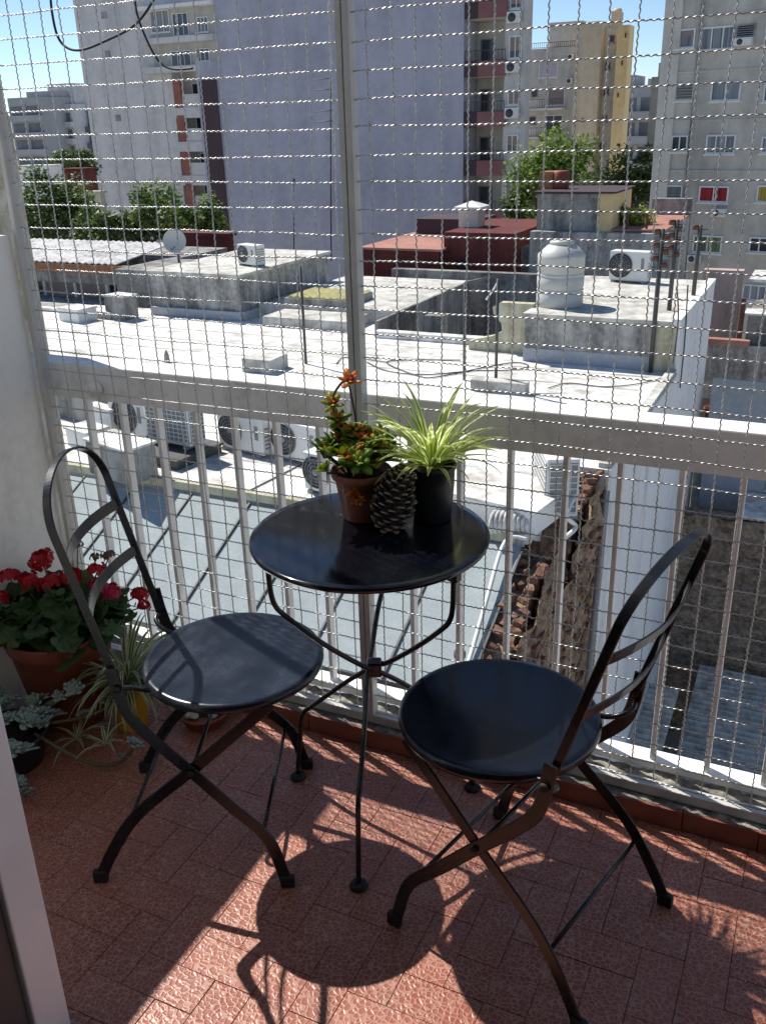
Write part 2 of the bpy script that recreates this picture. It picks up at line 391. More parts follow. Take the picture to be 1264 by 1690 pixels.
# ------------------------------------------------------------------ folding bistro chair (local: X forward, Y left, origin between the feet)
def smooth(pts, n=6):
    """Catmull-Rom through the points"""
    P = [Vector(p) for p in pts]; out = []
    for i in range(len(P)-1):
        a, b, c, d = P[max(i-1,0)], P[i], P[i+1], P[min(i+2,len(P)-1)]
        for k in range(n):
            t = k/n; out.append(.5*((2*b)+(c-a)*t+(2*a-5*b+4*c-d)*t*t+(3*b-a-3*c+d)*t**3))
    out.append(P[-1]); return out
SZ = .47
LEAN = [.23]
def hs(z): return .093-LEAN[0]*(z-.504)-.2        # forward position of the back frame at height z
def make_chair(label, seatmat, loc, rz, lean=.23, rise=.117):
    LEAN[0] = lean
    t = thing('folding_chair', label, 'chair', loc, rz, 'black folding bistro chairs')
    ex = (0, 1, 0)
    for s in (1, -1):
        A = [(.214, s*.203, .004), (.205, s*.202, .045), (.178, s*.197, .130), (.104, s*.191, .211), (.028, s*.186, .297), (-.057, s*.180, .389), (-.091, s*.177, .437), (-.105, s*.1755, .49), (-.113, s*.175, .548)]
        lg = MB().sweep(smooth(A, 5), ex, .027, .0055).build('front_leg', M['black'], t)
        MB().bbox((.200, s*.203-.008, 0), (.232, s*.203+.008, .030), .004).build('rubber_foot', M['rubber'], lg)
        MB().lathe([(0,0),(.009,0),(.009,.004),(.006,.006),(0,.006)], 14).build('bolt', M['rubber'], lg, (-.105, s*.1795, .50)).rotation_euler = (R(-90*s), 0, 0)
        B = [(-.205, s*.190, .004), (-.190, s*.189, .045), (-.136, s*.186, .140), (-.080, s*.183, .205), (.028, s*.178, .297), (.115, s*.173, .375), (.205, s*.168, .455)]
        lb = MB().sweep(smooth(B, 5), ex, .027, .0055).build('rear_leg', M['black'], t)
        MB().bbox((-.222, s*.190-.008, 0), (-.190, s*.190+.008, .032), .004).build('rubber_foot', M['rubber'], lb)
        MB().lathe([(0,0),(.007,0),(.007,.005),(0,.006)], 12).build('rivet', M['rubber'], lb, (.028, s*.1895, .297)).rotation_euler = (R(-90*s), 0, 0)
    # back hoop, one flat bar bent over
    hp = []
    for z in (.520, .58, .66, .75, .83): hp.append((hs(z), -.1665, z))
    for k in range(1, 16):
        a = math.pi - math.pi*k/16; z = .83+rise*math.sin(a)**.9; hp.append((hs(z), .1665*math.cos(a), z))
    for z in (.83, .75, .66, .58, .520): hp.append((hs(z), .1665, z))
    nrm = Vector((1, 0, lean)).normalized()
    vs = smooth(hp, 3)
    hb = MB(); N = len(vs); ring = []
    # flat bar whose width runs along the normal of the hoop plane
    wd = []
    for i in range(N):
        T = (vs[min(i+1,N-1)]-vs[max(i-1,0)]).normalized(); wd.append(tuple(T.cross(nrm)))
    hb.sweep(vs, wd, .0175, .005).build('back_hoop', M['black'], t)
    for z in (.655, .772):
        pts = [(hs(z)-.030*(1-(2*u-1)**2), -.164+.328*u, z) for u in [k/10 for k in range(11)]]
        MB().sweep(pts, [(1,0,lean)]*11, .025, .0035).build('back_slat', M['black'], t)
    # dished round seat with a rolled rim
    st = MB().lathe([(0,.447-SZ-.004),(.17,.448-SZ-.004),(.192,.447-SZ),(.1985,.451-SZ),(.2005,.458-SZ),(.199,.466-SZ),(.194,.4705-SZ),(.185,.4695-SZ),(.15,.4665-SZ),(.08,.465-SZ),(0,.4645-SZ)], 72)
    st.build('seat', seatmat, t, (.10, 0, SZ))
    for s in (1, -1):   # wire hooks between the back frame and the seat
        MB().tube(smooth([(-.108, s*.170, .485), (-.112, s*.150, .480), (-.095, s*.128, .470), (-.06, s*.120, .458), (.02, s*.118, .448)], 5), .0052, 8).build('seat_hook', M['black'], t)
    for (xx, zz, hw_) in ((.170, .140, .196), (-.132, .142, .184), (.028, .297, .178)):
        MB().tube([(xx, -hw_, zz), (xx, hw_, zz)], .0048, 8).build('cross_rod', M['black'], t)
    MB().tube([(.197, -.166, .446), (.197, .166, .446)], .006, 8).build('cross_rod', M['black'], t)
    return t
make_chair('black folding chair on the left with a dusty round seat, beside the red geraniums', M['seatdusty_sky'], (-1.175, 1.415, 0), R(23.6))
make_chair('black folding chair on the right with a clean dark round seat', M['seat'], (-.377, 1.458, 0), R(166), .30, .098)

# ------------------------------------------------------------------ round table on a three-rod folding base
TZ = .745
tb = thing('bistro_table', 'round black metal bistro table holding two potted plants and a pine cone', 'table', (-.815, 1.615, 0))
MB().lathe([(0,-.016),(.235,-.016),(.2485,-.016),(.254,-.013),(.2565,-.007),(.2562,-.002),(.254,.0),(.24,.0),(.12,0),(0,0)], 96).build('table_top', M['tabletop'], tb, (0, 0, TZ))
for k, az in enumerate((221, 345, 103)):
    a = R(az); c, s_ = math.cos(a), math.sin(a); pa = Vector((c, s_, 0)); tn = Vector((-s_, c, 0))*.013
    az2 = R(az+180+(2 if k != 1 else 8)); pb = Vector((math.cos(az2), math.sin(az2), 0)); Z = Vector((0,0,1))
    pts = [pa*.222+Z*.728, pa*.222+Z*.68, pa*.220+Z*.635, pa*.213+Z*.606, pa*.195+Z*.580, pa*.12+tn+Z*.505, pa*.035+tn+Z*.432, pb*.012+tn+Z*.402,
           pb*.08+tn*.5+Z*.345, pb*.19+Z*.238, pb*.212+Z*.215, pb*.222+Z*.190, pb*.228+Z*.15, pb*.246+Z*.03, pb*.247+Z*.006]
    lg = MB().tube(smooth(pts, 4), .0060, 10).build('leg', M['black'], tb)
    MB().lathe([(0,0),(.019,0),(.021,.004),(.018,.010),(.009,.014),(0,.014)], 20).build('foot_pad', M['rubber'], lg, tuple(pb*.247))
    MB().bbox((-.014, -.010, .700), (.014, .010, .731), .003).build('bracket', M['black'], tb, tuple(pa*.222), a)
MB().bbox((-.017, -.017, .392), (.017, .017, .428), .004).build('hub', M['black'], tb, (0,0,0), R(25))

# ------------------------------------------------------------------ plants and the things around them
def pot(prof, mat, parent, name='pot', n=40): return MB().lathe(prof, n).build(name, mat, parent)
def strap_leaf(L, w, arch, droop, twist=0, n=9, mats=('sp_green', 'sp_cream')):
    """strap leaf along +X rising then arching over; pale middle band, two greener edges"""
    mb = MB(); vs = []
    x = z = 0.; ang = arch; st = L/n
    for i in range(n+1):
        t = i/n; ww = w*(.55+.9*t if t < .35 else .865*(1-((t-.35)/.65)**1.7)+.02) ; tw = twist*t
        for k, q in enumerate((-1, -.42, 0, .42, 1)):
            lift = .28*abs(q)*ww
            vs.append((x - math.sin(ang)*lift, q*ww*math.cos(tw), z + math.cos(ang)*lift + q*ww*math.sin(tw)))
        x += math.cos(ang)*st; z += math.sin(ang)*st; ang -= droop/n*(0.55+.9*t)
    f0 = [(i*5+k, i*5+k+1, i*5+k+6, i*5+k+5) for i in range(n) for k in (0, 3)]
    f1 = [(i*5+k, i*5+k+1, i*5+k+6, i*5+k+5) for i in range(n) for k in (1, 2)]
    mb.add(vs, f0, 1, True); mb.add([], [], 0); mb.f += [tuple(f) for f in f1]; mb.m += [0]*len(f1); mb.sm += [True]*len(f1)
    return mb.mesh('leaf', [M[q_] for q_ in mats])
def spider(parent, c, n, L0, L1, w, spread=1., lo=.5, hi=1.45, dr=(.7, 1.7), mats=('sp_green', 'sp_cream')):
    for i in range(n):
        az = 2*math.pi*(i*.381966)+random.uniform(-.25,.25); u = i/n
        arch = hi-(hi-lo)*u*spread+random.uniform(-.12,.12); L = random.uniform(L0, L1)*(.75+.35*math.sin(math.pi*min(1,u+.25)))
        me = strap_leaf(L, w*random.uniform(.75,1.15), arch, random.uniform(*dr), random.uniform(-.8,.8), 9, mats)
        o = link('leaf', me, parent, (c[0]+.012*math.cos(az), c[1]+.012*math.sin(az), c[2]+random.uniform(-.006,.006))); o.rotation_euler = (random.uniform(-.15,.15), 0, az)
def rosette(nl, L, w, mats, up=.5, name='rosette', thick=.3, rows=3):
    mb = MB()
    for i in range(nl):
        az = i*2.39996; u = i/nl; el = (1.35-1.15*u)+up*.15; l = L*(.45+.55*u); ca, sa, ce, se = math.cos(az), math.sin(az), math.cos(el), math.sin(el)
        d = Vector((ca*ce, sa*ce, se)); s_ = Vector((-sa, ca, 0)); nn = d.cross(s_)*-1
        vs = []
        prof = ((0,.35),(.35,.8),(.7,1.),(.9,.72),(1.,.08))
        for t, q in prof:
            p = d*(l*t)+nn*(-.08*l*math.sin(t*3.1)); 
            vs += [p-s_*w*q*.5, p-nn*w*q*thick, p+s_*w*q*.5, p+nn*w*q*thick*.35]
        fs = [(4*r+k, 4*r+(k+1) % 4, 4*r+4+(k+1) % 4, 4*r+4+k) for r in range(4) for k in range(4)]
        mb.add(vs, fs[:12], 0 if u > .45 else min(1, len(mats)-1), True); 
        o = len(mb.v)-20; mb.f += [tuple(o+q for q in f) for f in fs[12:]]; mb.m += [len(mats)-1]*4; mb.sm += [True]*4
    return mb.mesh(name, mats)

# sedum with orange tips in a terracotta-coloured pot, on the table
PX = (-.868, 1.690, TZ+.001)
sd = thing('potted_sedum', 'orange-tipped green sedum in a terracotta pot on the table', 'potted plant', PX)
pot([(0,.002),(.040,0),(.042,.002),(.0585,.094),(.0605,.095),(.0645,.097),(.066,.100),(.0675,.112),(.066,.114),(.0625,.113),(.060,.108),(.055,.104),(.050,.096)], M['terracotta'], sd)
MB().lathe([(0,.099),(.03,.100),(.0565,.098)], 24).build('soil', M['soil'], sd)
kinds = [rosette(14, .046, .0175, [M['lf_green'], M['lf_lime'], M['lf_green']], thick=.22), rosette(14, .047, .0170, [M['lf_green'], M['lf_orange'], M['lf_lime']], thick=.22),
         rosette(13, .045, .0165, [M['lf_lime'], M['lf_red'], M['lf_orange']], thick=.22), rosette(13, .046, .0165, [M['lf_orange'], M['lf_red'], M['lf_red']], thick=.22), rosette(14, .048, .018, [M['lf_lime'], M['lf_green'], M['lf_lime']], thick=.22)]
def stem_to(parent, p, q, r0=.0026, sag=.01, name='stem', mat='brownstem'):
    p, q = Vector(p), Vector(q); mid = (p+q)/2+Vector((random.uniform(-1,1)*sag, random.uniform(-1,1)*sag, sag*.4))
    MB().tube(smooth([p, mid, q], 4), r0, 6).build(name, M[mat], parent)
heads = []
for i in range(46):
    a = random.uniform(0, 2*math.pi); rr = .082*math.sqrt(random.random()); z = .122+.078*(1-(rr/.095)**2)*random.uniform(.3,1.)
    heads.append((rr*math.cos(a)-.008, rr*math.sin(a)-.006, z))
heads += [(-.055,-.01,.196),(-.03,0,.19),(-.06,-.02,.165),(-.072,-.03,.15),(.045,-.03,.165)]
for i, h in enumerate(heads):
    top = h[2] > .19
    me = random.choice(kinds[1:4]) if top or random.random() < .3 else random.choice([kinds[0], kinds[4], kinds[4], kinds[1]])
    o = link('rosette', me, sd, h); s_ = random.uniform(.75, 1.12); o.scale = (s_,)*3
    o.rotation_euler = (random.uniform(-.4,.4)-h[1]*5, random.uniform(-.4,.4)+h[0]*6, random.uniform(0,6.28))
    if i % 3 == 0 or i > 43: stem_to(sd, (h[0]*.4, h[1]*.4, .10), (h[0], h[1], h[2]-.004))
# the long shoot that climbs and hooks over, with two coloured heads
MB().tube(smooth([(-.02,0,.12),(-.048,-.004,.20),(-.060,-.004,.262),(-.040,0,.300),(-.022,.002,.308)], 5), .003, 6).build('stem', M['brownstem'], sd)
MB().tube(smooth([(-.005,.004,.15),(-.012,.006,.23),(-.022,.002,.30)], 5), .0026, 6).build('stem', M['brownstem'], sd)
for p, k, s_ in (((-.018,.0,.302), 3, .82), ((-.060,-.004,.248), 2, .85), ((-.052,-.004,.215), 1, .85)):
    o = link('rosette', kinds[k], sd, p); o.scale = (s_*1.05,)*3; o.rotation_euler = (.4, -.2, 1.)
for dx in (0, .012, -.008):   # a red sprig hanging over the rim
    o = link('rosette', kinds[3], sd, (.022+dx*.5, -.068-abs(dx)*.2, .094-abs(dx)*1.5)); o.scale = (.55,)*3; o.rotation_euler = (2.2, 0, dx*60)

# spider plant in a black nursery pot
sp = thing('potted_spider_plant', 'variegated spider plant in a black nursery pot on the table', 'potted plant', (-.722, 1.742, TZ+.001))
pot([(0,.002),(.040,0),(.042,.003),(.0485,.085),(.0495,.1175),(.0525,.118),(.0535,.127),(.052,.128),(.0488,.1265),(.047,.112),(.045,.10)], M['blackpot'], sp)
MB().lathe([(0,.113),(.03,.113),(.0462,.110)], 24).build('soil', M['soil'], sp)
random.seed(5); spider(sp, (0, 0, .122), 78, .13, .215, .0088, 1.0, .36, 1.42, (.8, 1.6))

# pine cone leaning between the pots
pc = thing('pine_cone', 'open brown pine cone standing between the two pots', 'pine cone', (-.790, 1.655, TZ+.005)); pc.rotation_euler = (R(-4), R(13), 0); pc.scale = (1.22, 1.22, 1.16)
MB().lathe([(0,.0),(.016,.004),(.022,.03),(.019,.07),(.010,.105),(0,.115)], 16).build('core', M['cone'], pc)
def scale_mesh():
    mb = MB()
    top = [(-.0022,0,.0),(.0022,0,.0),(-.0062,.016,-.0005),(.0062,.016,-.0005),(-.0078,.022,.0012),(.0078,.022,.0012),(-.0045,.0265,.0030),(.0045,.0265,.0030)]
    bot = [(x_, y_*.97, z_-.0028) for x_, y_, z_ in top]
    tip = [(0, .0262, .0046), (0, .029, .0022)]
    vs = top+bot+tip
    mb.add(vs, [(0,1,3,2),(2,3,5,4),(8,10,11,9),(10,12,13,11),(12,14,15,13),(0,2,10,8),(2,4,12,10),(4,6,14,12),(1,9,11,3),(3,11,13,5),(5,13,15,7)], 0)
    o = len(mb.v)-18
    for f in [(4,5,7,6),(6,7,17),(6,17,14),(7,15,17),(14,17,15)]: mb.f.append(tuple(o+q for q in f)); mb.m.append(1); mb.sm.append(False)
    return mb.mesh('scale', [M['cone'], M['conetip']])
scm = scale_mesh(); random.seed(3)
for i in range(118):
    t = i/118; az = i*2.39996; z = .006+.110*t; rr = .0195*(math.sin(math.pi*(.13+.80*t))**.8); s_ = (1.12-.62*abs(t-.36)*1.25)*random.uniform(.9,1.08)
    o = link('scale', scm, pc, (rr*.55*math.cos(az), rr*.55*math.sin(az), z)); o.scale = (s_*1.15, s_*(.98 if t < .85 else .7), s_*1.2)
    o.rotation_euler = Euler((R(-30+78*t+random.uniform(-6,6)), 0, az-math.pi/2), 'XYZ')

# geraniums in a big clay pot in the corner
random.seed(11)
GO = Vector((-1.800, 1.635, 0))
gp = thing('potted_geranium', 'red geraniums in a large clay pot in the corner by the wall', 'potted plant', GO)
pot([(0,.002),(.092,0),(.096,.004),(.138,.250),(.144,.252),(.147,.262),(.155,.292),(.153,.300),(.145,.298),(.139,.285),(.132,.265)], M['clay'], gp, n=56)
MB().lathe([(0,.272),(.08,.275),(.134,.270)], 30).build('soil', M['soil'], gp)
def ger_leaf(R_):
    mb = MB(); n = 34; vs = [(0,0,-.10*R_)]
    for ring, q in ((1,.5),(2,1.)):
        for k in range(n):
            a = 2*math.pi*k/n; lob = 1+.09*math.cos(7*a)+.035*math.cos(21*a); notch = 1-.55*math.exp(-((a-math.pi)/.30)**2)
            r_ = R_*q*(lob if ring == 2 else 1)*notch; vs.append((r_*math.cos(a), r_*math.sin(a), (.10*R_*q*q-.10*R_)+.07*R_*q*math.cos(7*a)))
    fs = [(0, 1+k, 1+(k+1) % n) for k in range(n)]+[(1+k, 1+n+k, 1+n+(k+1) % n, 1+(k+1) % n) for k in range(n)]
    return mb.add(vs, fs, 0, True).mesh('leaf', [M['ger_leaf']])
gl = [ger_leaf(.033), ger_leaf(.040), ger_leaf(.028)]
for i in range(150):
    a = random.uniform(0, 2*math.pi); rr = .185*random.random()**.55; z = .285+.115*(1-(rr/.22)**2)+random.uniform(-.04,.02)
    p = (rr*math.cos(a), rr*math.sin(a), z)
    if GO.x+p[0] < -1.925 or GO.y+p[1] > 1.84: continue
    o = link('leaf', random.choice(gl), gp, p); s_ = random.uniform(.8,1.2); o.scale = (s_,)*3
    o.rotation_euler = (random.uniform(-.7,.7)-p[1]*3.2, random.uniform(-.7,.7)+p[0]*3.2, random.uniform(0,6.28))
    if i % 3 == 0: stem_to(gp, (p[0]*.4, p[1]*.4, .27), p, .0024, .012, 'stem', 'stem')
def umbel(mat, R_, n):
    mb = MB()
    for i in range(n):
        t = (i+.5)/n; el = math.acos(1-1.15*t); az = i*2.39996
        d = Vector((math.sin(el)*math.cos(az), math.sin(el)*math.sin(az), math.cos(el)*.62)); c = d*R_*random.uniform(.62,1.22)
        s_ = d.orthogonal().normalized(); u_ = d.cross(s_)
        for k in range(5):
            a = 2*math.pi*k/5+random.uniform(-.3,.3); e = s_*math.cos(a)+u_*math.sin(a); f = s_*math.cos(a+1.57)+u_*math.sin(a+1.57); w = R_*random.uniform(.18,.3); l = R_*random.uniform(.34,.52)
            mb.add([c, c+e*l*.6+f*w+d*.002, c+e*l+f*w*.4+d*random.uniform(-.002,.004), c+e*l-f*w*.4+d*random.uniform(-.002,.004), c+e*l*.6-f*w+d*.002], [(0,1,2,3,4)], 0, True)
    return mb.mesh('flower_head', [M[mat]])
um = [umbel('petal', .031, 26), umbel('petal', .026, 20), umbel('petal2', .028, 22)]
for (px, py, z, k, s_) in ((68, 925, .475, 0, 1.15), (48, 957, .44, 1, 1.05), (86, 962, .425, 0, 1.25), (120, 952, .45, 1, 1.15), (160, 942, .46, 1, 1.15), (183, 978, .40, 2, 1.1), (163, 968, .43, 2, 1.), (230, 980, .33, 0, .85), (236, 1000, .31, 1, .8), (100, 1056, .245, 2, 1.0), (8, 950, .43, 0, 1.1), (2, 985, .40, 1, .9)):
    # each head keeps the height of its own stalk; depth from its sight line
    x_, y_ = atz(px, py, z); p = Vector((x_, y_, z))-GO
    p.x = max(p.x, -1.925-GO.x); p.y = min(p.y, 1.83-GO.y)
    o = link('flower_head', um[k], gp, p); o.scale = (s_*.88,)*3; o.rotation_euler = (random.uniform(-.4,.4), random.uniform(-.3,.5), random.uniform(0,6))
    stem_to(gp, (p.x*.3, p.y*.3, .27), p-Vector((0,0,.004)), .0022, .015, 'stem', 'stem')
for q in ((.02,.10,.50),(.06,.12,.46),(.10,.13,.47),(.05,.17,.44)):      # seed heads gone brown
    o = link('flower_head', umbel('brownstem', .014, 12), gp, q); stem_to(gp, (q[0]*.4, q[1]*.4, .27), q, .0016, .01, 'stem', 'stem')

# spider plant in a yellow pot beside it
random.seed(17)
yp = thing('potted_spider_plant', 'striped spider plant spilling from a yellow pot on the floor', 'potted plant', (-1.610, 1.665, 0))
pot([(0,.002),(.042,0),(.044,.003),(.056,.125),(.060,.127),(.062,.140),(.060,.142),(.056,.138),(.052,.12)], M['yellowpot'], yp)
MB().lathe([(0,.13),(.053,.126)], 24).build('soil', M['soil'], yp)
spider(yp, (0, 0, .137), 120, .15, .27, .0072, 1.0, .10, 1.35, (1.3, 2.6), ('sp2_green', 'sp2_cream'))
for az, d in ((2.6, .24), (-1.2, .20), (-1.9, .17), (3.3, .20)):      # runners carrying plantlets
    e = Vector((math.cos(az)*d, math.sin(az)*d, random.uniform(.02,.09)))
    MB().tube(smooth([(0,0,.12), e*.45+Vector((0,0,.12)), e], 6), .0013, 5).build('runner', M['sp2_cream'], yp)
    for k in range(9):
        a = k*2.4; o = link('leaf', strap_leaf(random.uniform(.06,.12), .0052, random.uniform(.3,1.2), 1.6, 0, 9, ('sp2_green', 'sp2_cream')), yp, e); o.rotation_euler = (0, 0, a)

# blue-green rosette succulents crawling over the floor at the left
random.seed(23)
ep = thing('trailing_echeveria', 'grey-green rosette succulent trailing from a low pot at the left edge', 'potted plant', (-1.800, 1.400, 0))
pot([(0,.002),(.075,0),(.080,.003),(.098,.085),(.104,.088),(.105,.098),(.099,.098),(.092,.08)], M['blackpot'], ep)
MB().lathe([(0,.086),(.09,.082)], 24).build('soil', M['soil'], ep)
er = [rosette(24, .034, .018, [M['ech']], 0, 'rosette', .16), rosette(20, .027, .015, [M['ech']], 0, 'rosette', .16)]
for i in range(26):
    a = random.uniform(0, 6.28); rr = .13*random.random()**.5; o = link('rosette', random.choice(er), ep, (rr*math.cos(a), rr*math.sin(a), .105+.05*(1-rr/.14)+random.uniform(-.01,.03)))
    o.rotation_euler = (random.uniform(-.4,.4)-rr*math.sin(a)*4, random.uniform(-.4,.4)+rr*math.cos(a)*4, random.uniform(0,6)); s_ = random.uniform(1.0,1.5); o.scale = (s_,)*3
for pts in (((.08,.02,.10),(.17,.03,.06),(.24,.06,.02),(.30,.09,.03),(.335,.10,.075)), ((.05,-.05,.09),(.13,-.10,.04),(.17,-.12,.03)), ((.08,.07,.10),(.14,.14,.09),(.18,.20,.10)), ((.03,.05,.10),(.10,.10,.16),(.13,.13,.175))):
    MB().tube(smooth(pts, 5), .005, 7).build('stem', M['stem'], ep)
    for q, k in ((pts[-1], 0), (pts[-2], 1)):
        o = link('rosette', er[k], ep, (q[0], q[1], q[2]+.006)); o.rotation_euler = (random.uniform(-.6,.2), random.uniform(0,.6), random.uniform(0,6))

# small clay saucer with pale stones under the chair, by the skirting
sa = thing('clay_saucer_pot', 'shallow clay pot with pale stones behind the left chair legs', 'pot', (-1.425, 1.752, 0))
pot([(0,.002),(.05,0),(.054,.003),(.070,.038),(.074,.040),(.074,.046),(.070,.046),(.064,.036)], M['clay'], sa)
MB().lathe([(0,.037),(.062,.035)], 20).build('soil', M['soil'], sa)
for i in range(9):
    bm_ = bmesh.new(); bmesh.ops.create_icosphere(bm_, subdivisions=2, radius=.013)
    for v in bm_.verts: v.co *= random.uniform(.85,1.15); v.co.z *= .7
    me = bpy.data.meshes.new('stone'); bm_.to_mesh(me); bm_.free(); me.materials.append(M['cork'])
    a = random.uniform(0,6.28); rr = .045*random.random()**.5; link('stone', me, sa, (rr*math.cos(a), rr*math.sin(a), .044))

# black cables slung outside the mesh, top left
def slung(label, pts, r=.0032):
    tag(MB().tube(smooth(pts, 10), r, 8).build('slung_cable', M['cable']), label, 'cable')
def A3(px, py, Y): x_, z_ = at(px, py, Y); return (x_, Y, z_)
slung('black cable looping down in a long curve across the top left of the mesh', [A3(80,-60,2.06), A3(86,20,2.06), A3(100,68,2.06), A3(130,82,2.06), A3(180,64,2.06), A3(225,38,2.06), A3(258,-10,2.06), A3(275,-60,2.06)])
slung('short black cable curving in front of the tall grey tower', [A3(222,-60,2.3), A3(224,10,2.3), A3(240,60,2.3), A3(262,100,2.3), A3(285,113,2.3), A3(318,112,2.3)], .003)

# crumbs, dust flecks and fallen petals on the tiles
random.seed(77); mb = MB()
for i in range(150):
    x_, y_ = random.uniform(-1.9, .6), random.uniform(.85, 1.82); r_ = random.uniform(.0008, .0024); k = random.choice((0, 0, 0, 1, 2)); a = random.uniform(0, 6)
    mb.add([(x_+r_*math.cos(a+q*1.57)*random.uniform(.5,1.4), y_+r_*math.sin(a+q*1.57)*random.uniform(.5,1.4), .0012+random.uniform(0,.0012)) for q in range(4)], [(0,1,2,3)], k)
fk = mb.build('floor_crumbs', [M['cork'], M['soil'], M['petal']]); stuff(fk); tag(fk, 'tiny pale crumbs, soil and petals scattered over the red tiles', 'crumbs')

# ------------------------------------------------------------------ roofs, walls and things outside
GZ = -13.0
M['roofwhite'] = stained('white_roof_coating', (.80,.80,.78), (.46,.44,.39), .52, .55, False, rough=.8, bump=.25, bdist=.03, fine=6.)
M['roofgrey'] = stained('old_roof_membrane', (.62,.61,.57), (.34,.33,.28), .55, .7, False, rough=.85, bump=.3, bdist=.03, fine=7.)
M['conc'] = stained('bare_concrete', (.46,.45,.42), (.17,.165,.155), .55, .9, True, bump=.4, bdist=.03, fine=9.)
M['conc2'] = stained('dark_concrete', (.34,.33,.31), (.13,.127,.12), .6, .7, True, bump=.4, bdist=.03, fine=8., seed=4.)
M['wallwhite'] = stained('white_party_wall', (.84,.83,.81), (.62,.61,.58), .32, .35, True, bump=.15, bdist=.02, fine=6., seed=2.)
M['creamwall'] = stained('stained_cream_wall', (.60,.58,.44), (.40,.37,.24), .6, 1.5, True, bump=.3, bdist=.02, fine=9.)
M['bluepaint'] = stained('blue_waterproofing', (.36,.385,.42), (.52,.53,.53), .45, 2., False, bump=.3, bdist=.02)
M['acwhite'] = plain('ac_casing', (.72,.72,.69), .45, var=.08, scale=3)
M['acdark'] = plain('ac_grille', (.055,.058,.06), .5)
M['acgrey'] = plain('ac_fins', (.24,.245,.25), .5)
M['dark'] = plain('dark_opening', (.02,.02,.022), .8)
M['tankgrey'] = plain('grey_tank_plastic', (.50,.50,.47), .5, var=.08, scale=2)
M['tankblack'] = plain('black_tank_plastic', (.03,.031,.032), .35)
M['redpaint'] = stained('red_painted_wall', (.15,.040,.036), (.085,.026,.025), .45, .6, True, bump=.2, bdist=.02)
M['redroof'] = stained('red_roof_coating', (.42,.21,.165), (.30,.15,.12), .45, .5, False, bump=.2, bdist=.02)
M['glass_roof'] = NT('wired_glass_roof').m
def glassroof():
    k = NT('frosted_roof_glass'); co = k.coord('Object'); f = k.noise(co, 2.2, 7, .65); g = k.noise(co, 30, 4)
    k.l(k.ramp(k.mix(.4, f, g), [(.35, (.27,.315,.32)), (.65, (.39,.435,.435))]), k.b.inputs['Base Color']); k.set(Roughness=.75, Specular_IOR_Level=.15)
    k.bump(g, .08, .005); return k.m
M['glass_roof'] = glassroof()
M['yellow_sheet'] = plain('yellow_fibreglass', (.58,.53,.24), .5, var=.2, scale=4)
M['sheet'] = stained('zinc_sheet', (.74,.73,.70), (.34,.32,.29), .45, 1.2, False, rough=.5, bump=.1)
M['corr'] = stained('grey_corrugated_sheet', (.56,.52,.46), (.28,.26,.23), .5, 1.2, False, rough=.5, bump=.1)
M['steel'] = plain('dark_steel', (.07,.068,.065), .6, var=.3)
M['rust'] = plain('rusty_iron', (.13,.06,.035), .85, var=.45, scale=10)
M['wood'] = plain('old_board', (.30,.13,.06), .8, var=.3, scale=8)
M['brick'] = plain('old_brick', (.20,.10,.062), .9, var=.5, scale=9, bump=.7, bscale=25, bdist=.03, rnd=True)
M['rubble'] = stained('rubble_render', (.34,.255,.185), (.13,.10,.075), .6, 2.6, False, bump=1., bdist=.08, fine=14.)
M['mortar'] = stained('crumbling_mortar', (.40,.28,.18), (.16,.11,.08), .6, 3., False, bump=1., bdist=.08, fine=16.)
M['pinkwall'] = stained('pinkish_render', (.50,.38,.34), (.36,.27,.24), .4, .8, True)
M['ground'] = plain('ground', (.38,.355,.31), .9, var=.3, scale=.3)

gr = MB().box((-700, -300, GZ-.5), (700, 900, GZ)).build('ground', M['ground']); struct(gr)
def bld(name, label, cat='building', loc=(0,0,0), rz=0, group=None): return thing(name, label, cat, loc, rz, group)
def P(parent, name, mat, *boxes):
    mb = MB()
    for b in boxes: mb.box(*b)
    return mb.build(name, mat if not isinstance(mat, str) else M[mat], parent)
def rel(parent, o): pass

# big white-roofed house next door
h = bld('white_roofed_house', 'large low house with a bright white flat roof below the railing', loc=(-12, 14, GZ))
def L(a, o=(-12, 14, GZ)): return tuple(a[i]-o[i] for i in range(3))
def part(parent, name, mat, boxes, o):
    mb = MB()
    for a, b in boxes: mb.box(L(a, o), L(b, o))
    return mb.build(name, M[mat], parent)
HO = (-12, 14, GZ)
part(h, 'wall', 'wallwhite', [((-30, 9.90, GZ), (-2.98, 19.5, -3.104)), ((-2.98, 12.5, GZ), (-2.47, 23.4, -3.104))], HO)
rf = part(h, 'roof', 'roofwhite', [((-30.05, 9.85, -3.1), (-2.95, 19.6, -2.98-.06)), ((-2.949, 12.45, -3.1), (-2.44, 18.3, -3.041))], HO)
RZ = -3.04
part(h, 'roof_curb', 'roofwhite', [((-9.45, 19.35, RZ), (-5.6, 19.62, RZ+.16))], HO)
part(h, 'roof_curb', 'roofwhite', [((-30, 19.601, -3.1), (-19.25, 19.8, RZ+.1))], HO)
part(h, 'roof_edge', 'roofgrey', [((-2.62, 12.5, RZ), (-2.452, 18.28, RZ+.07))], HO)
part(h, 'gutter_board', 'creamwall', [((-11.5, 9.74, -3.12), (-2.98, 9.848, RZ+.035))], HO)
bk = part(h, 'raised_block', 'conc', [((-5.52, 18.3, RZ+.001), (-2.50, 23.4, -2.12))], HO)
part(h, 'block_roof', 'roofgrey', [((-5.56, 18.25, -2.119), (-2.62, 23.45, -2.05))], HO)
part(h, 'block_coping', 'wallwhite', [((-2.619, 18.25, -2.119), (-2.45, 23.45, -2.0))], HO)
part(h, 'block_side', 'wallwhite', [((-2.50, 18.3, -3.1), (-2.462, 23.42, -2.12))], HO)
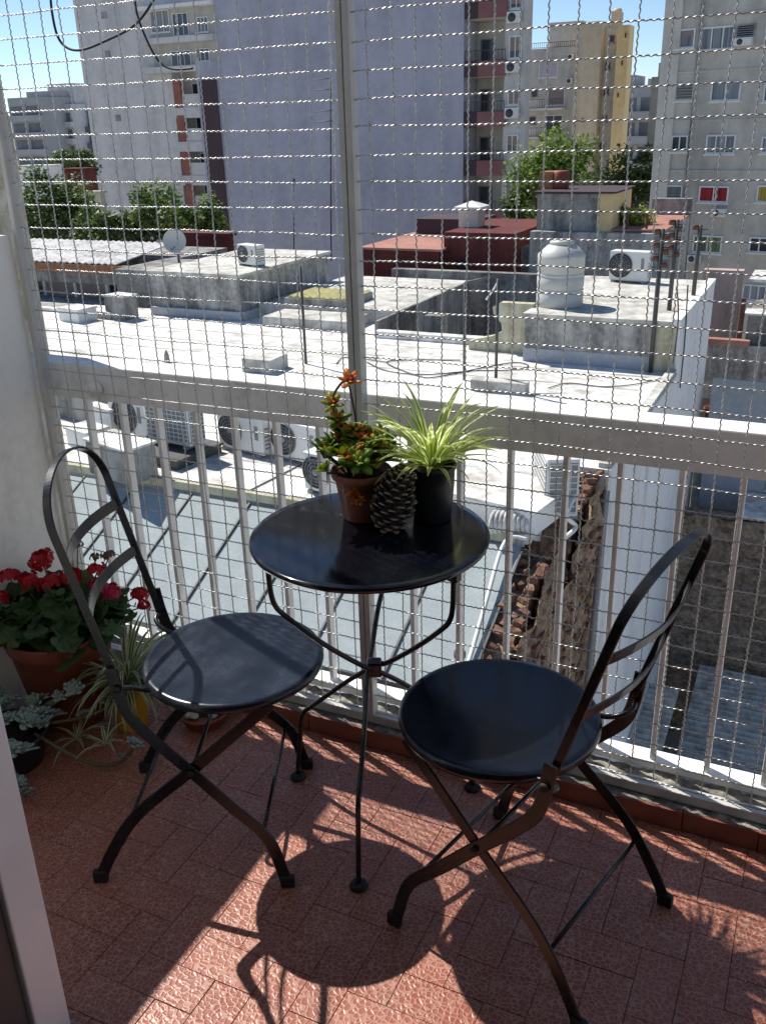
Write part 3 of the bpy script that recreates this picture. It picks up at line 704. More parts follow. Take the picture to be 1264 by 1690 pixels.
part(h, 'blue_base_band', 'bluepaint', [((-5.535, 18.285, RZ+.002), (-2.9, 18.30, RZ+.28))], HO)
part(h, 'corner_pilaster', 'creamwall', [((-3.0, 18.27, RZ+.002), (-2.51, 18.299, -2.12))], HO)
# curved stub wall left of the block
st = MB(); poly = [(-6.95, RZ), (-5.53, RZ), (-5.53, -1.98), (-6.25, -1.98), (-6.42, -2.08), (-6.40, -2.22), (-6.22, -2.42), (-6.20, -2.58), (-6.40, -2.70), (-6.80, -2.80), (-6.95, -2.86)]
st.prism([(x-HO[0], z-HO[2]) for x, z in poly], 18.9-HO[1], 19.1-HO[1], 'y'); st.build('curved_stub_wall', M['creamwall'], h)
# concrete box with an air conditioner on it
part(h, 'stair_box', 'conc', [((-16.55, 20.25, -6), (-13.70, 25.0, -1.96))], HO)
part(h, 'stair_box_roof', 'roofgrey', [((-16.62, 20.18, -1.959), (-13.62, 25.1, -1.88))], HO)
part(h, 'blue_base_band', 'bluepaint', [((-16.5, 20.12, RZ+.002), (-13.66, 20.249, -2.82)), ((-13.699, 20.2, RZ+.002), (-13.56, 24.9, -2.82))], HO)
part(h, 'rear_terrace', 'roofwhite', [((-19.2, 19.61, -6), (-9.55, 20.9, RZ-.004))], HO)
part(h, 'low_plinth', 'roofgrey', [((-12.75, 19.75, RZ), (-10.35, 20.85, -2.80))], HO)
part(h, 'rear_roof', 'roofgrey', [((-13.55, 20.901, -6), (-9.60, 26.0, -2.72))], HO)
part(h, 'light_well_wall', 'conc2', [((-9.58, 19.64, -8), (-9.50, 26.0, -2.71)), ((-8.55, 20.2, -8), (-8.10, 20.6, -2.62))], HO)
sk_ = part(h, 'skylight_kerb', 'conc', [((-12.85, 21.0, -2.719), (-11.0, 22.5, -2.55))], HO)
mb = MB()
for i in range(9):
    x0 = -12.80+i*.2; mb.prism([(x0-HO[0], 0), (x0+.1-HO[0], .05), (x0+.2-HO[0], 0), (x0+.1-HO[0], -.03)], 21.05-HO[1], 22.45-HO[1], 'y')
o = mb.build('yellow_skylight', M['yellow_sheet'], h, (0, 0, -2.53-HO[2]))
part(h, 'grey_back_wall', 'conc2', [((-12.2, 26.3, GZ), (-6.9, 26.6, -2.52))], HO)
part(h, 'light_well_floor', 'conc', [((-9.5, 19.63, -6.6), (-5.55, 26.3, -6.4))], HO)
part(h, 'roof_hatch', 'roofgrey', [((-10.62, 15.55, RZ), (-9.95, 16.25, -2.76))], HO)
part(h, 'roof_hatch', 'roofgrey', [((-5.75, 15.75, RZ), (-4.70, 16.0, -2.83))], HO)
# roll-felt laps that line the white coating
for i in range(9): part(h, 'felt_lap', 'roofgrey', [((-22, 10.9+i*.98, RZ), (-2.9 if 10.9+i*.98 > 12.6 else -3.2, 10.9+i*.98+.06, RZ+.006))], HO)

# glazed lean-to below the gutter
g_ = bld('glazed_lean_to', 'sloping pale green glass roof with dark glazing bars behind the chairs', 'glass roof', (-6.5, 8.9, -4))
GO_ = (-6.5, 8.9, -4); gy0, gy1, gz0, gz1 = 7.75, 9.72, -4.06, -3.16
xs = [-11.5+.96*i for i in range(10)]; sl_ = math.atan2(gz1-gz0, gy1-gy0); ln = math.hypot(gy1-gy0, gz1-gz0)
pane = MB().box((.012, 0, -.006), (.948, ln, .006)).mesh('pane', M['glass_roof']); bar = MB().bbox((-.014, 0, -.02), (.014, ln, .024), .003).mesh('glazing_bar', M['steel'])
for i, x in enumerate(xs):
    o = link('glazing_bar', bar, g_, (x-GO_[0], gy0-GO_[1], gz0-GO_[2]+.012)); o.rotation_euler = (sl_, 0, 0)
    if i < 9 and x < -3.6: o = link('pane', pane, g_, (x-GO_[0], gy0-GO_[1], gz0-GO_[2])); o.rotation_euler = (sl_+random.uniform(-.006,.006), random.uniform(-.006,.006), 0)
part(g_, 'support_wall', 'wallwhite', [((-11.6, 7.62, GZ), (-2.95, 7.74, -4.12))], GO_)
# lower service roof nearest to us
lr = bld('lower_service_roof', 'dirty white lower roof strip just beyond the railing foot', 'roof', (-6, 6.5, GZ))
LO = (-6, 6.5, GZ); part(lr, 'wall', 'wallwhite', [((-12, 4.6, GZ), (-2.6, 7.6, -4.36))], LO)
bm_ = bmesh.new(); bmesh.ops.create_grid(bm_, x_segments=90, y_segments=30, size=.5)
from mathutils import noise as mn
for v in bm_.verts: v.co = Vector((-7.3+v.co.x*9.4, 6.1+v.co.y*3.0, -4.34+.05*mn.noise(Vector((v.co.x*14, v.co.y*6, 0)))+.03*mn.noise(Vector((v.co.x*50, v.co.y*20, 3)))))-Vector(LO)
me = bpy.data.meshes.new('roof'); bm_.to_mesh(me); bm_.free(); me.materials.append(M['roofwhite']); link('roof', me, lr)
# brown vent pipe with a collar
vp = thing('vent_pipe', 'brown vent pipe with a collar rising behind the table', 'pipe', (-2.86, 7.6, -4.35))
MB().tube([(0,0,0), (0,0,.93)], .045, 14).build('pipe', M['rust'], vp); MB().lathe([(.045,.90),(.06,.90),(.06,.96),(.04,.97),(.04,.93)], 18).build('collar', M['rust'], vp)

# ruined brick wall between the lower roof and the white wall
random.seed(31)
bw = bld('ruined_brick_wall', 'crumbling old brick wall with an orange broken edge between railing bars', 'wall', (-2.65, 9.8, GZ))
BO = (-2.65, 9.8, GZ)
prof = [(7.7, -4.9), (8.0, -4.2), (8.5, -3.72), (9.2, -3.45), (9.9, -3.22), (10.1, -3.30), (10.3, -3.95), (10.7, -3.9), (11.0, -3.35), (11.6, -3.15), (12.44, -3.12)]
pz = lambda y: next((a[1]+(b[1]-a[1])*(y-a[0])/(b[0]-a[0]) for a, b in zip(prof, prof[1:]) if a[0] <= y <= b[0]), -5)
bm_ = bmesh.new(); bmesh.ops.create_grid(bm_, x_segments=70, y_segments=60, size=.5); 
for v in bm_.verts:
    y = 7.7+(v.co.x+.5)*4.74; zt = pz(y); z = -8.2+(v.co.y+.5)*(zt+8.2)
    nx = .10*mn.noise(Vector((y*2.2, z*2.2, 1)))+.07*mn.noise(Vector((y*7, z*7, 5)))
    v.co = Vector((-2.47+nx-.12*(1-(z+8.2)/5.), y, z+.05*mn.noise(Vector((y*9, z*2, 9)))))-Vector(BO)
me = bpy.data.meshes.new('rubble_face'); bm_.to_mesh(me); bm_.free(); me.materials.append(M['mortar']); link('rubble_face', me, bw)
mb = MB(); mb.prism([(y-BO[1], z-.06-BO[2]) for y, z in prof]+[(12.44-BO[1], 0), (7.7-BO[1], 0)], -2.98-BO[0], -2.60-BO[0], 'x'); mb.build('core', M['mortar'], bw)
bmesh_ = []
for k in range(5): 
    mb = MB().bbox((-.10, -.05, -.028), (.10, .05, .028), .014); mb.v = [tuple(c+random.uniform(-.014,.014) for c in v) for v in mb.v]; bmesh_.append(mb.mesh('brick', M['brick']))
y = 7.85
while y < 12.4:
    for k in range(2):
        zz = pz(y)
        o = link('brick', random.choice(bmesh_), bw, L((-2.82+k*.22+random.uniform(-.03,.03), y, zz+.01+random.uniform(-.03,.05)), BO)); o.rotation_euler = (math.atan2(pz(min(y+.1,12.4))-zz, .1)*.7, random.uniform(-.35,.35), random.uniform(-.7,.7)+1.57*(k == 1)); o.scale = (random.uniform(.5,1.1), random.uniform(.7,1.1), random.uniform(.7,1.4))
    y += .15
for i in range(240):
    y = random.uniform(7.9, 12.3); z = random.uniform(-6.6, pz(y)-.08); k_ = round(z/.085); z = k_*.085; y = round((y+.12*(k_ % 2))/.24)*.24-.12*(k_ % 2)
    nx = .10*mn.noise(Vector((y*2.2, z*2.2, 1)))
    o = link('brick', random.choice(bmesh_), bw, L((-2.50+nx-.12*(1-(z+8.2)/5.), y, z), BO)); o.rotation_euler = (random.uniform(-.12,.12), random.uniform(-.1,.1), 1.57+random.uniform(-.15,.15))
MB().tube(smooth([L(p, BO) for p in ((-2.44, 12.3, -3.3), (-2.40, 11.9, -5), (-2.42, 11.7, -7))], 4), .05, 10).build('downpipe', M['acgrey'], bw)

# yard on the right: rubble wall, corrugated roofs
yw = bld('rubble_yard_wall', 'dark rough rubble wall low on the right behind the chair back', 'wall', (-.4, 21, GZ)); YO = (-.4, 21, GZ)
bm_ = bmesh.new(); bmesh.ops.create_grid(bm_, x_segments=90, y_segments=60, size=.5)
for v in bm_.verts:
    x = -.2+v.co.x*4.5; z = -10.2+v.co.y*6.4+ (.12*mn.noise(Vector((x*1.5, 0, 2))) if v.co.y > .49 else 0)
    v.co = Vector((x, 20.9+.16*mn.noise(Vector((x*1.6, 0, z*3.2)))+.12*mn.noise(Vector((x*3.5, 3, z*9))), z))-Vector(YO)
me = bpy.data.meshes.new('rubble_face'); bm_.to_mesh(me); bm_.free(); me.materials.append(M['rubble']); link('rubble_face', me, yw)
part(yw, 'core', 'rubble', [((-2.44, 21.05, GZ), (2.05, 21.5, -7.05))], YO)
part(yw, 'coping', 'sheet', [((-1.2, 21.0, -6.98), (2.05, 22.6, -6.90))], YO)
part(yw, 'blue_panel', 'bluepaint', [((-2.2, 22.7, -7.5), (-.75, 22.8, -4.2))], YO)
part(yw, 'pale_panel', 'sheet', [((-.74, 22.7, -6.9), (2.0, 23.6, -6.85))], YO)
def corrugated(name, label, x0, x1, y0, y1, z0, z1, pitch, mat, along='y', parent=None, o=None, group=None, amp=.05):
    """corrugated sheet: waves across x, slope from (y0,z0) to (y1,z1)"""
    mb = MB(); n = int((y1-y0)/pitch*4) if along == 'x' else int((x1-x0)/pitch*4); vs = []; fs = []
    for i in range(n+1):
        t = i/n; wv = amp*math.sin(2*math.pi*i/4)
        if along == 'x': y = y0+(y1-y0)*t; z = z0+(z1-z0)*t+wv; vs += [(x0,y,z),(x1,y,z)]
        else: x = x0+(x1-x0)*t; vs += [(x,y0,z0+wv),(x,y1,z1+wv)]
    vs2 = [(a, b, c-.03) for a, b, c in vs]; nn = len(vs)
    for i in range(n):
        fs += [(2*i,2*i+1,2*i+3,2*i+2), (nn+2*i,nn+2*i+2,nn+2*i+3,nn+2*i+1), (2*i,2*i+2,nn+2*i+2,nn+2*i), (2*i+1,nn+2*i+1,nn+2*i+3,2*i+3)]
    fs += [(0,nn,nn+1,1),(2*n,2*n+1,nn+2*n+1,nn+2*n)]
    c = Vector(o) if o else Vector(((x0+x1)/2, (y0+y1)/2, min(z0,z1)))
    mb.add([Vector(v)-c for v in vs+vs2], fs)
    ob = mb.build(name, M[mat], parent, None if parent else tuple(c))
    if not parent: tag(ob, label, 'metal roof', group)
    return ob
corrugated('corrugated_roof', 'grey corrugated metal roof far below on the right side', -1.55, 3.0, 12.0, 20.6, -11.6, -10.8, .19, 'corr', 'x')
corrugated('corrugated_roof', 'narrow blue-grey corrugated roof strip far below beside the white wall', -2.40, -1.75, 11.5, 18.5, -10.9, -10.2, .19, 'corr', 'x')

# terrace below the grey block of flats, with drums and pots
tr = bld('rear_terrace', 'cluttered terrace roof with brick kerb behind the white wall on the right', 'terrace', (-.5, 25, GZ)); TO = (-.5, 25, GZ)
part(tr, 'deck', 'roofgrey', [((-2.4, 22.9, GZ), (4, 29, -5.6))], TO); part(tr, 'pink_wall', 'pinkwall', [((-3.4, 29, GZ), (-2.3, 29.4, -2.6))], TO)
part(tr, 'green_fence', 'conc', [((-2.9, 26.0, -5.6), (1, 26.1, -4.1))], TO); part(tr, 'brick_kerb', 'redroof', [((-3.0, 25.9, -4.1), (-1.7, 26.15, -3.95))], TO)
part(tr, 'awning', 'sheet', [((-2.0, 27.2, -2.62), (1.4, 29.0, -2.55))], TO); part(tr, 'post', 'rust', [((-2.05, 26.2, -5.6), (-1.93, 26.3, -2.9))], TO)
part(tr, 'shed', 'conc2', [((-1.85, 26.4, -5.6), (1.4, 28.9, -3.35))], TO); part(tr, 'shed_roof', 'sheet', [((-1.95, 26.3, -3.349), (1.5, 27.1, -3.3))], TO)
dm = thing('black_water_drum', 'squat black water tank with a pale lid on the right terrace', 'tank', (-1.58, 23.6, -5.599))
MB().lathe([(0,0),(.46,0),(.50,.04),(.50,.62),(.47,.70),(.36,.86),(.34,.92),(0,.95)], 28).build('body', M['tankblack'], dm); MB().lathe([(.38,.88),(.40,.90),(.38,.96),(.22,1.0),(.21,1.08),(0,1.09)], 28).build('lid', M['sheet'], dm)
fp = MB().lathe([(0,0),(.16,0),(.24,.38),(.27,.39),(.27,.45),(.23,.45),(.20,.35),(0,.33)], 22).build('clay_flower_pot', M['clay'], None, (-2.15, 23.5, -5.599)); tag(fp, 'empty orange clay pot beside the black tank on the right terrace', 'pot')
br_ = thing('dry_bush', 'bare brown branches of a dry bush behind the black tank', 'bush', (-.75, 24.3, -5.599)); random.seed(8)
for i in range(70):
    a = random.uniform(0,6.28); e = random.uniform(.3,1.4); Ln = random.uniform(.6,1.5); d = Vector((math.cos(a)*math.cos(e), math.sin(a)*math.cos(e), math.sin(e)))
    MB().tube(smooth([(0,0,0), d*Ln*.5+Vector((random.uniform(-.1,.1),0,.05)), d*Ln+Vector((0,0,-.15))], 3), [.014]*3+[.009]*3+[.003], 4).build('branch', M['brownstem'], br_)

# ------------------------------------------------------------------ air conditioners
def ac_unit(label, loc, rz, w=.82, h=.58, d=.30, fan=-.14, coil=False):
    t = thing('air_conditioner', label, 'air conditioner', loc, rz, 'outdoor air conditioning units')
    bd = MB().bbox((-w/2, -d/2, .05), (w/2, d/2, h), .012).build('casing', M['acwhite'], t)
    mb = MB(); fr = min(h*.40, w*.34); cz = .04+h*.5
    if coil:
        MB().box((-w/2+.02, -d/2-.008, .09), (w/2-.02, -d/2-.001, h-.05)).build('coil_backing', M['acgrey'], t)
        for i in range(9): mb.box((-w/2+.02, -d/2-.018, .10+i*(h-.17)/8), (w/2-.02, -d/2-.009, .112+i*(h-.17)/8))
        for i in range(10): mb.box((-w/2+.02+i*(w-.052)/9, -d/2-.021, .09), (-w/2+.032+i*(w-.052)/9, -d/2-.0185, h-.05))
        mb.build('wire_guard', M['acwhite'], t)
        s2 = MB()
        s2.box((w/2+.001, -d/2+.03, .09), (w/2+.007, d/2-.02, h-.05)); s2.build('side_coil', M['acgrey'], t)
        s3 = MB()
        for i in range(9): s3.box((w/2+.008, -d/2+.03, .10+i*(h-.17)/8), (w/2+.016, d/2-.02, .112+i*(h-.17)/8))
        for i in range(5): s3.box((w/2+.0165, -d/2+.03+i*(d-.06)/4, .09), (w/2+.02, -d/2+.04+i*(d-.06)/4, h-.05))
        s3.build('wire_guard', M['acwhite'], t)
    else:
        wl = MB().lathe([(0,0),(fr,0),(fr,.012),(0,.012)], 28).build('fan_opening', M['acdark'], t, (fan*w/.82, -d/2-.0005, cz)); wl.rotation_euler = (R(90), 0, 0)
        gm = MB()
        for q in (.98, .78, .58, .38): gm.tube([(fr*q*math.cos(a*R(15)), fr*q*math.sin(a*R(15)), .018) for a in range(24)], .006, 5, closed=True)
        for a in range(12): gm.tube([(0,0,.018), (fr*math.cos(a*R(30)), fr*math.sin(a*R(30)), .018)], .004, 4)
        gm.lathe([(0,.012),(.05,.012),(.05,.026),(0,.028)], 14)
        gg = gm.build('grille', M['acgrey'], wl)
        MB().box((w/2-.16, -d/2-.006, h*.45), (w/2-.09, -d/2-.001, h*.8)).build('badge_panel', M['acgrey'], t)
        sv = MB()
        for i in range(6): sv.box((w/2+.001, -d/2+.04, .14+i*.06), (w/2+.006, d/2-.04, .165+i*.06))
        sv.build('side_louvres', M['acgrey'], t)
    for s in (-1, 1): MB().box((s*(w/2-.1)-.04, -d/2-.02, 0), (s*(w/2-.1)+.04, d/2+.02, .049)).build('foot', M['acgrey'], t)
    return t
def onz(px, py, Z): x_, y_ = atz(px, py, Z); return (x_, y_, Z+.001)
ac_unit('air conditioner with a dark round fan beside the grey water tank', (-4.32, 22.75, -2.049), R(-8), .92, .72, .36, -.17)
ac_unit('small air conditioner on the concrete stair box roof', (-14.25, 21.75, -1.879), R(-20), .78, .56, .34, -.15)
ac_unit('air conditioner with its fan facing us, behind the caged unit on the left', onz(228, 722, RZ), R(-10), .86, .74, .34, -.05)
ac_unit('air conditioner with a wire coil guard on the dark platform at the left', (-8.72, 10.85, RZ+.161), R(-6), .86, .72, .34, 0, True)
ac_unit('air conditioner seen between the fourth and fifth railing bars', onz(412, 744, RZ), R(-12), .95, .62, .34, -.18)
ac_unit('air conditioner just left of the potted sedum through the railing', onz(500, 760, RZ), R(-12), .95, .62, .34, -.18)
ac_unit('air conditioner half hidden behind the terracotta pot', onz(556, 816, RZ), R(-12), .86, .58, .32, -.2)
ac_unit('white condenser with a grille side standing right of the table', onz(915, 835, RZ), R(-65), .95, .80, .40, 0, True)
def box_thing(name, label, cat, loc, rz, w, d, h_, topm, sidem):
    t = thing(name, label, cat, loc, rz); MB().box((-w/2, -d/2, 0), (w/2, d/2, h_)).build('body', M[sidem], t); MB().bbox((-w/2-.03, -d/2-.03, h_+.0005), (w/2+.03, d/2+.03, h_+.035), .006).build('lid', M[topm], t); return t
box_thing('plant_platform', 'dark low platform carrying the caged air conditioner at the left', 'platform', (-8.8, 10.75, RZ), R(-8), 1.25, .95, .12, 'steel', 'steel')
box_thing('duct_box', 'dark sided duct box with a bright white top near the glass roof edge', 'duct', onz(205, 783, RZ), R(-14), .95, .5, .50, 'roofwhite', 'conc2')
box_thing('vent_box', 'white vent box left of the duct box behind the chair top', 'vent', onz(147, 735, RZ), R(-14), .55, .4, .28, 'roofwhite', 'acwhite')
box_thing('chimney_box', 'white topped grey box behind the vent box at the left', 'vent', onz(190, 712, RZ), R(-14), .6, .5, .45, 'roofwhite', 'acwhite')
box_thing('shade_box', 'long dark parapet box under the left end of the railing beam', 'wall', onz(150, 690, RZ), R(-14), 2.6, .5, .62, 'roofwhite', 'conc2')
box_thing('equipment_plinth', 'white equipment plinth right of the table behind the railing', 'plinth', onz(835, 845, RZ), R(-10), 1.3, 1.0, .30, 'roofwhite', 'wallwhite')
hs_ = thing('flexible_duct', 'silver ribbed flexible duct near the right table edge', 'duct', (0,0,0))
p0 = Vector(onz(815, 862, RZ+.12)); mb = MB()
for i in range(9): mb.tube([p0+Vector((.05*i, .02*i, 0))+Vector((0, math.cos(a*R(30))*.13, math.sin(a*R(30))*.13)) for a in range(12)], .028, 6, closed=True)
mb.build('ribbed_hose', M['sheet'], hs_)
def cable(label, pts, r=.012, mat='steel', name='cable'): return tag(MB().tube(smooth(pts, 6), r, 6).build(name, M[mat]), label, 'cable')
def roofpts(z, *pp): return [tuple(Vector(onz(px, py, z))) for px, py in pp]
cable('thick pale cable bundle coming off the white condenser', [tuple(Vector(onz(915,842,RZ))+Vector((.3,-.1,.35))), onz(935,850,RZ+.2), onz(950,870,RZ), onz(925,893,RZ)], .03, 'acwhite')
cable('pale hose running down beside the ruined brick wall', [onz(870,890,RZ), (-3.05,9.6,-3.05), (-3.0,8.8,-3.45), (-2.95,8.0,-3.9), (-3.0,7.4,-4.25)], .025, 'acwhite')
cable('dark cable coil lying on the white roof behind the spider plant', roofpts(RZ+.02, (605,597),(640,612),(700,618),(780,612),(850,610),(872,603),(850,598),(800,606),(720,622),(690,620),(640,600),(660,594),(760,594)), .012)
cable('thin cable trailing on the roof towards the service masts', roofpts(RZ+.02, (905,640),(940,632),(1000,638),(1060,632),(1095,622),(1108,614)), .010)
cable('pair of thin dark lines crossing the white roof beside the glass', roofpts(RZ+.012, (500,765),(440,795),(395,818)), .010)
cable('cables draped over the skylight platform near the middle upright', roofpts(RZ+.02, (555,600),(567,590),(600,592),(640,598)), .011)
for i, pp in enumerate((((1117,470),(1119,530),(1110,600)), ((1135,470),(1130,560),(1122,640)))):
    pts = []
    for px, py in pp:
        d = _f + (px-632)/FPX*_r - (py-845)/FPX*_u; tt = -2.43/d.x; p = EYE+d*tt; pts.append(tuple(p))
    cable(['dark cable hanging down the white party wall, left one', 'dark cable hanging down the white party wall, right one'][i], pts, .014)

# grey ribbed water tank
wt = thing('water_tank', 'tall pale grey ribbed water tank on the raised roof block', 'water tank', (-5.10, 19.35, -2.049))
pr = [(0,0),(.47,0),(.485,.02)]
for zz in (.30, .37, .62, .69): pr += [(.485, zz-.03), (.470, zz-.012), (.470, zz+.012), (.485, zz+.03)]
pr += [(.485, .98), (.49, 1.0), (.48, 1.05), (.30, 1.22), (.20, 1.26)]
MB().lathe(pr+[(0,1.27)], 40).build('body', M['tankgrey'], wt); MB().lathe([(.20,1.24),(.25,1.25),(.25,1.30),(.16,1.335),(0,1.345)], 30).build('lid', M['tankgrey'], wt)
# satellite dish
sdh = thing('satellite_dish', 'grey satellite dish between the tin shed and the stair box', 'satellite dish', (-17.15, 22.3, -3.0)); 
ds = MB().lathe([(0,0),(.12,.012),(.25,.05),(.33,.095),(.335,.10),(.325,.10),(.24,.062),(.12,.024),(0,.012)], 30).build('reflector', M['tankgrey'], sdh, (0, 0, 1.62)); ds.rotation_euler = (R(75), 0, R(25))
MB().tube([(0,.06,0),(0,.06,1.6)], .03, 8).build('mast', M['steel'], sdh); MB().tube([(.0,-.02,1.5),(.1,-.35,1.40),(.15,-.42,1.5)], .012, 6).build('arm', M['steel'], sdh)
# service masts with insulators on the raised block
for i, (x, y, z0, z1, lab) in enumerate(((-2.93, 18.2, RZ, -.35, 'dark electric service mast running down the block corner'), (-2.86, 19.4, -2.05, -.30, 'dark service mast carrying stacked insulators on the roof block'), (-2.62, 21.0, -2.0, -.55, 'thinner dark mast at the roof edge behind the insulators'))):
    sm_ = thing('service_mast', lab, 'mast', (x, y, z0)); MB().tube([(0,0,0),(0,0,z1-z0)], .045, 10).build('pole', M['steel'], sm_)
    for k in range(6 if i < 2 else 1):
        zz = z1-z0-.08-k*.12; MB().lathe([(0,0),(.05,0),(.075,.03),(.05,.06),(.06,.08),(0,.085)], 12).build('insulator', M['rust'], sm_, (.09*(1 if k % 2 else -1), -.03, zz))
        MB().box((-.16, -.012, zz-.02), (.16, .012, zz-.001)).build('crossarm', M['steel'], sm_)
# clothes-line posts and roof pins
for (px, py, hgt, lab) in ((766, 627, 1.85, 'thin clothes line post with a bent arm on the white roof'), (818, 640, 2.0, 'thin clothes line post with a knotted rope on the white roof'), (505, 600, 2.0, 'slender iron pin standing on the roof left of the middle upright')):
    q = onz(px, py, RZ); pl = thing('line_post', lab, 'post', q); MB().tube([(0,0,0),(0,0,hgt)], .03, 8).build('pole', M['steel'], pl)
    if px == 766: MB().tube([(0,0,hgt),(.62,.35,hgt+.12)], .022, 6).build('arm', M['steel'], pl)
    if px == 818: MB().tube(smooth([(0,0,hgt-.05),(-.12,0,hgt-.25),(-.22,0,hgt-.38)],4), .016, 6).build('rope', M['acwhite'], pl)
q = onz(276, 597, RZ); pl = thing('roof_vent', 'small dark pointed vent on the white roof at the left', 'vent', q); MB().lathe([(0,0),(.07,0),(.05,.12),(.06,.13),(.01,.26),(0,.26)], 8).build('cowl', M['conc2'], pl)

# ------------------------------------------------------------------ neighbouring houses, towers, trees
M['purple'] = stained('lavender_party_wall', (.42,.42,.495), (.355,.355,.425), .5, .14, True, bump=.08, bdist=.05, fine=2., zstreak=.3)
M['maroon'] = plain('dark_maroon_paint', (.055,.03,.038), .7, var=.2, scale=.4)
M['balmar'] = plain('maroon_parapet', (.24,.10,.10), .7, var=.2, scale=.6)
M['towerwhite'] = stained('tower_white_render', (.60,.59,.58), (.46,.45,.44), .4, .12, True, bump=.1, bdist=.05, fine=1.5, seed=7., zstreak=.12)
M['render'] = stained('pale_render', (.66,.63,.56), (.50,.47,.41), .42, .16, True, bump=.1, bdist=.05, fine=1.5, seed=5., zstreak=.12)
M['greyrender'] = stained('grey_render', (.56,.535,.475), (.41,.385,.335), .5, .22, True, bump=.12, bdist=.05, fine=2., seed=9., zstreak=.10)
M['sage'] = stained('grey_green_render', (.46,.45,.41), (.36,.35,.315), .45, .2, True, bump=.1, bdist=.05, fine=2., seed=3., zstreak=.1)
M['beige'] = stained('beige_suntone_render', (.66,.56,.40), (.52,.43,.30), .4, .16, True, bump=.1, bdist=.05, fine=2., zstreak=.12)  # beige made lighter, sunlight put into the albedo
M['ochre'] = stained('ochre_suntone_render', (.80,.62,.32), (.62,.46,.22), .35, .2, True, bump=.1, bdist=.05, fine=2., zstreak=.12)  # bright yellow stands in for a sunlit strip; also colours the ochre end wall
M['cwhite'] = plain('window_frame_white', (.75,.75,.73), .5)
M['pane'] = plain('window_glass', (.045,.055,.065), .12, var=.5, scale=.8, spec=.7)
M['paneblue'] = folds('curtained_glass', (.30,.33,.36))
M['shut'] = plain('roller_shutter', (.30,.23,.20), .6, var=.12, scale=2)
M['shutpale'] = plain('pale_roller_shutter', (.52,.46,.50), .6, var=.1, scale=2)
M['brickred'] = plain('brick_red_panel', (.26,.10,.07), .8, var=.25, scale=1)
M['curt_red'] = folds('red_curtain', (.40,.02,.03)); M['curt_green'] = folds('green_curtain', (.17,.24,.12)); M['curt_yel'] = folds('yellow_curtain', (.60,.43,.07))
M['curt_w'] = plain('pale_curtain', (.45,.46,.46), .8, var=.2, scale=5)
M['rail'] = plain('balcony_rail', (.05,.05,.055), .6)
M['farstone'] = plain('far_facade', (.36,.365,.37), .8, var=.15, scale=.2)
M['fardark'] = plain('far_windows', (.14,.155,.17), .5, var=.3, scale=.5)

def window(parent, x0, x1, z0, z1, y, pane='pane', frame='cwhite', mull=1, shut=None, shutm='shut', sill=True, louv=False):
    """window in a wall whose face is the plane y (parent space); frame, panes, sill, optional shutter part way down"""
    w = min(.07, (x1-x0)*.09); mb = MB()
    mb.box((x0, y-.07, z0), (x0+w, y-.001, z1)); mb.box((x1-w, y-.07, z0), (x1, y-.001, z1)); mb.box((x0+w, y-.069, z1-w), (x1-w, y-.001, z1)); mb.box((x0+w, y-.069, z0), (x1-w, y-.001, z0+w))
    for k in range(mull): xm = x0+(x1-x0)*(k+1)/(mull+1); mb.box((xm-w*.4, y-.066, z0+w), (xm+w*.4, y-.001, z1-w))
    f = mb.build('window', M[frame], parent)
    MB().box((x0+w, y-.03, z0+w), (x1-w, y-.004, z1-w)).build('pane', M[pane], f)
    if shut:
        mb = MB(); n = max(4, int((z1-z0)*shut/.12)); zz = z1-w
        for k in range(n): mb.box((x0+w, y-.058, zz-(z1-z0)*shut*(k+1)/n+.012), (x1-w, y-.032, zz-(z1-z0)*shut*k/n))
        mb.build('shutter', M[shutm], f)
    if louv:
        mb = MB()
        for k in range(5): zz = z0+w+(z1-z0-2*w)*k/5; mb.box((x0+w, y-.10, zz), (x1-w, y-.06, zz+(z1-z0)*.06))
        mb.build('louvre', M['acgrey'], f)
    if sill: MB().box((x0-.06, y-.14, z0-.08), (x1+.06, y-.0015, z0-.003)).build('sill', M[frame], f)
    return f
def wall_ac(parent, x0, x1, z0, z1, y):
    b = MB().box((x0, y-.34, z0), (x1, y-.04, z1)).build('air_conditioner', M['acwhite'], parent)
    r = (z1-z0)*.40; c = MB().lathe([(0,0),(r,0),(r,.012),(0,.012)], 16).build('fan', M['acdark'], b, ((x0+(x1-x0)*.36), y-.341, (z0+z1)/2)); c.rotation_euler = (R(90), 0, 0)
def railing_part(parent, x0, x1, y, z0, z1, n):
    mb = MB(); mb.box((x0, y-.02, z1-.04), (x1, y+.02, z1)); mb.box((x0, y-.02, z0), (x1, y+.02, z0+.04))
    for k in range(n+1): x = x0+(x1-x0)*k/n; mb.box((x-.012, y-.012, z0+.04), (x+.012, y+.012, z1-.04))
    mb.build('balcony_railing', M['rail'], parent)

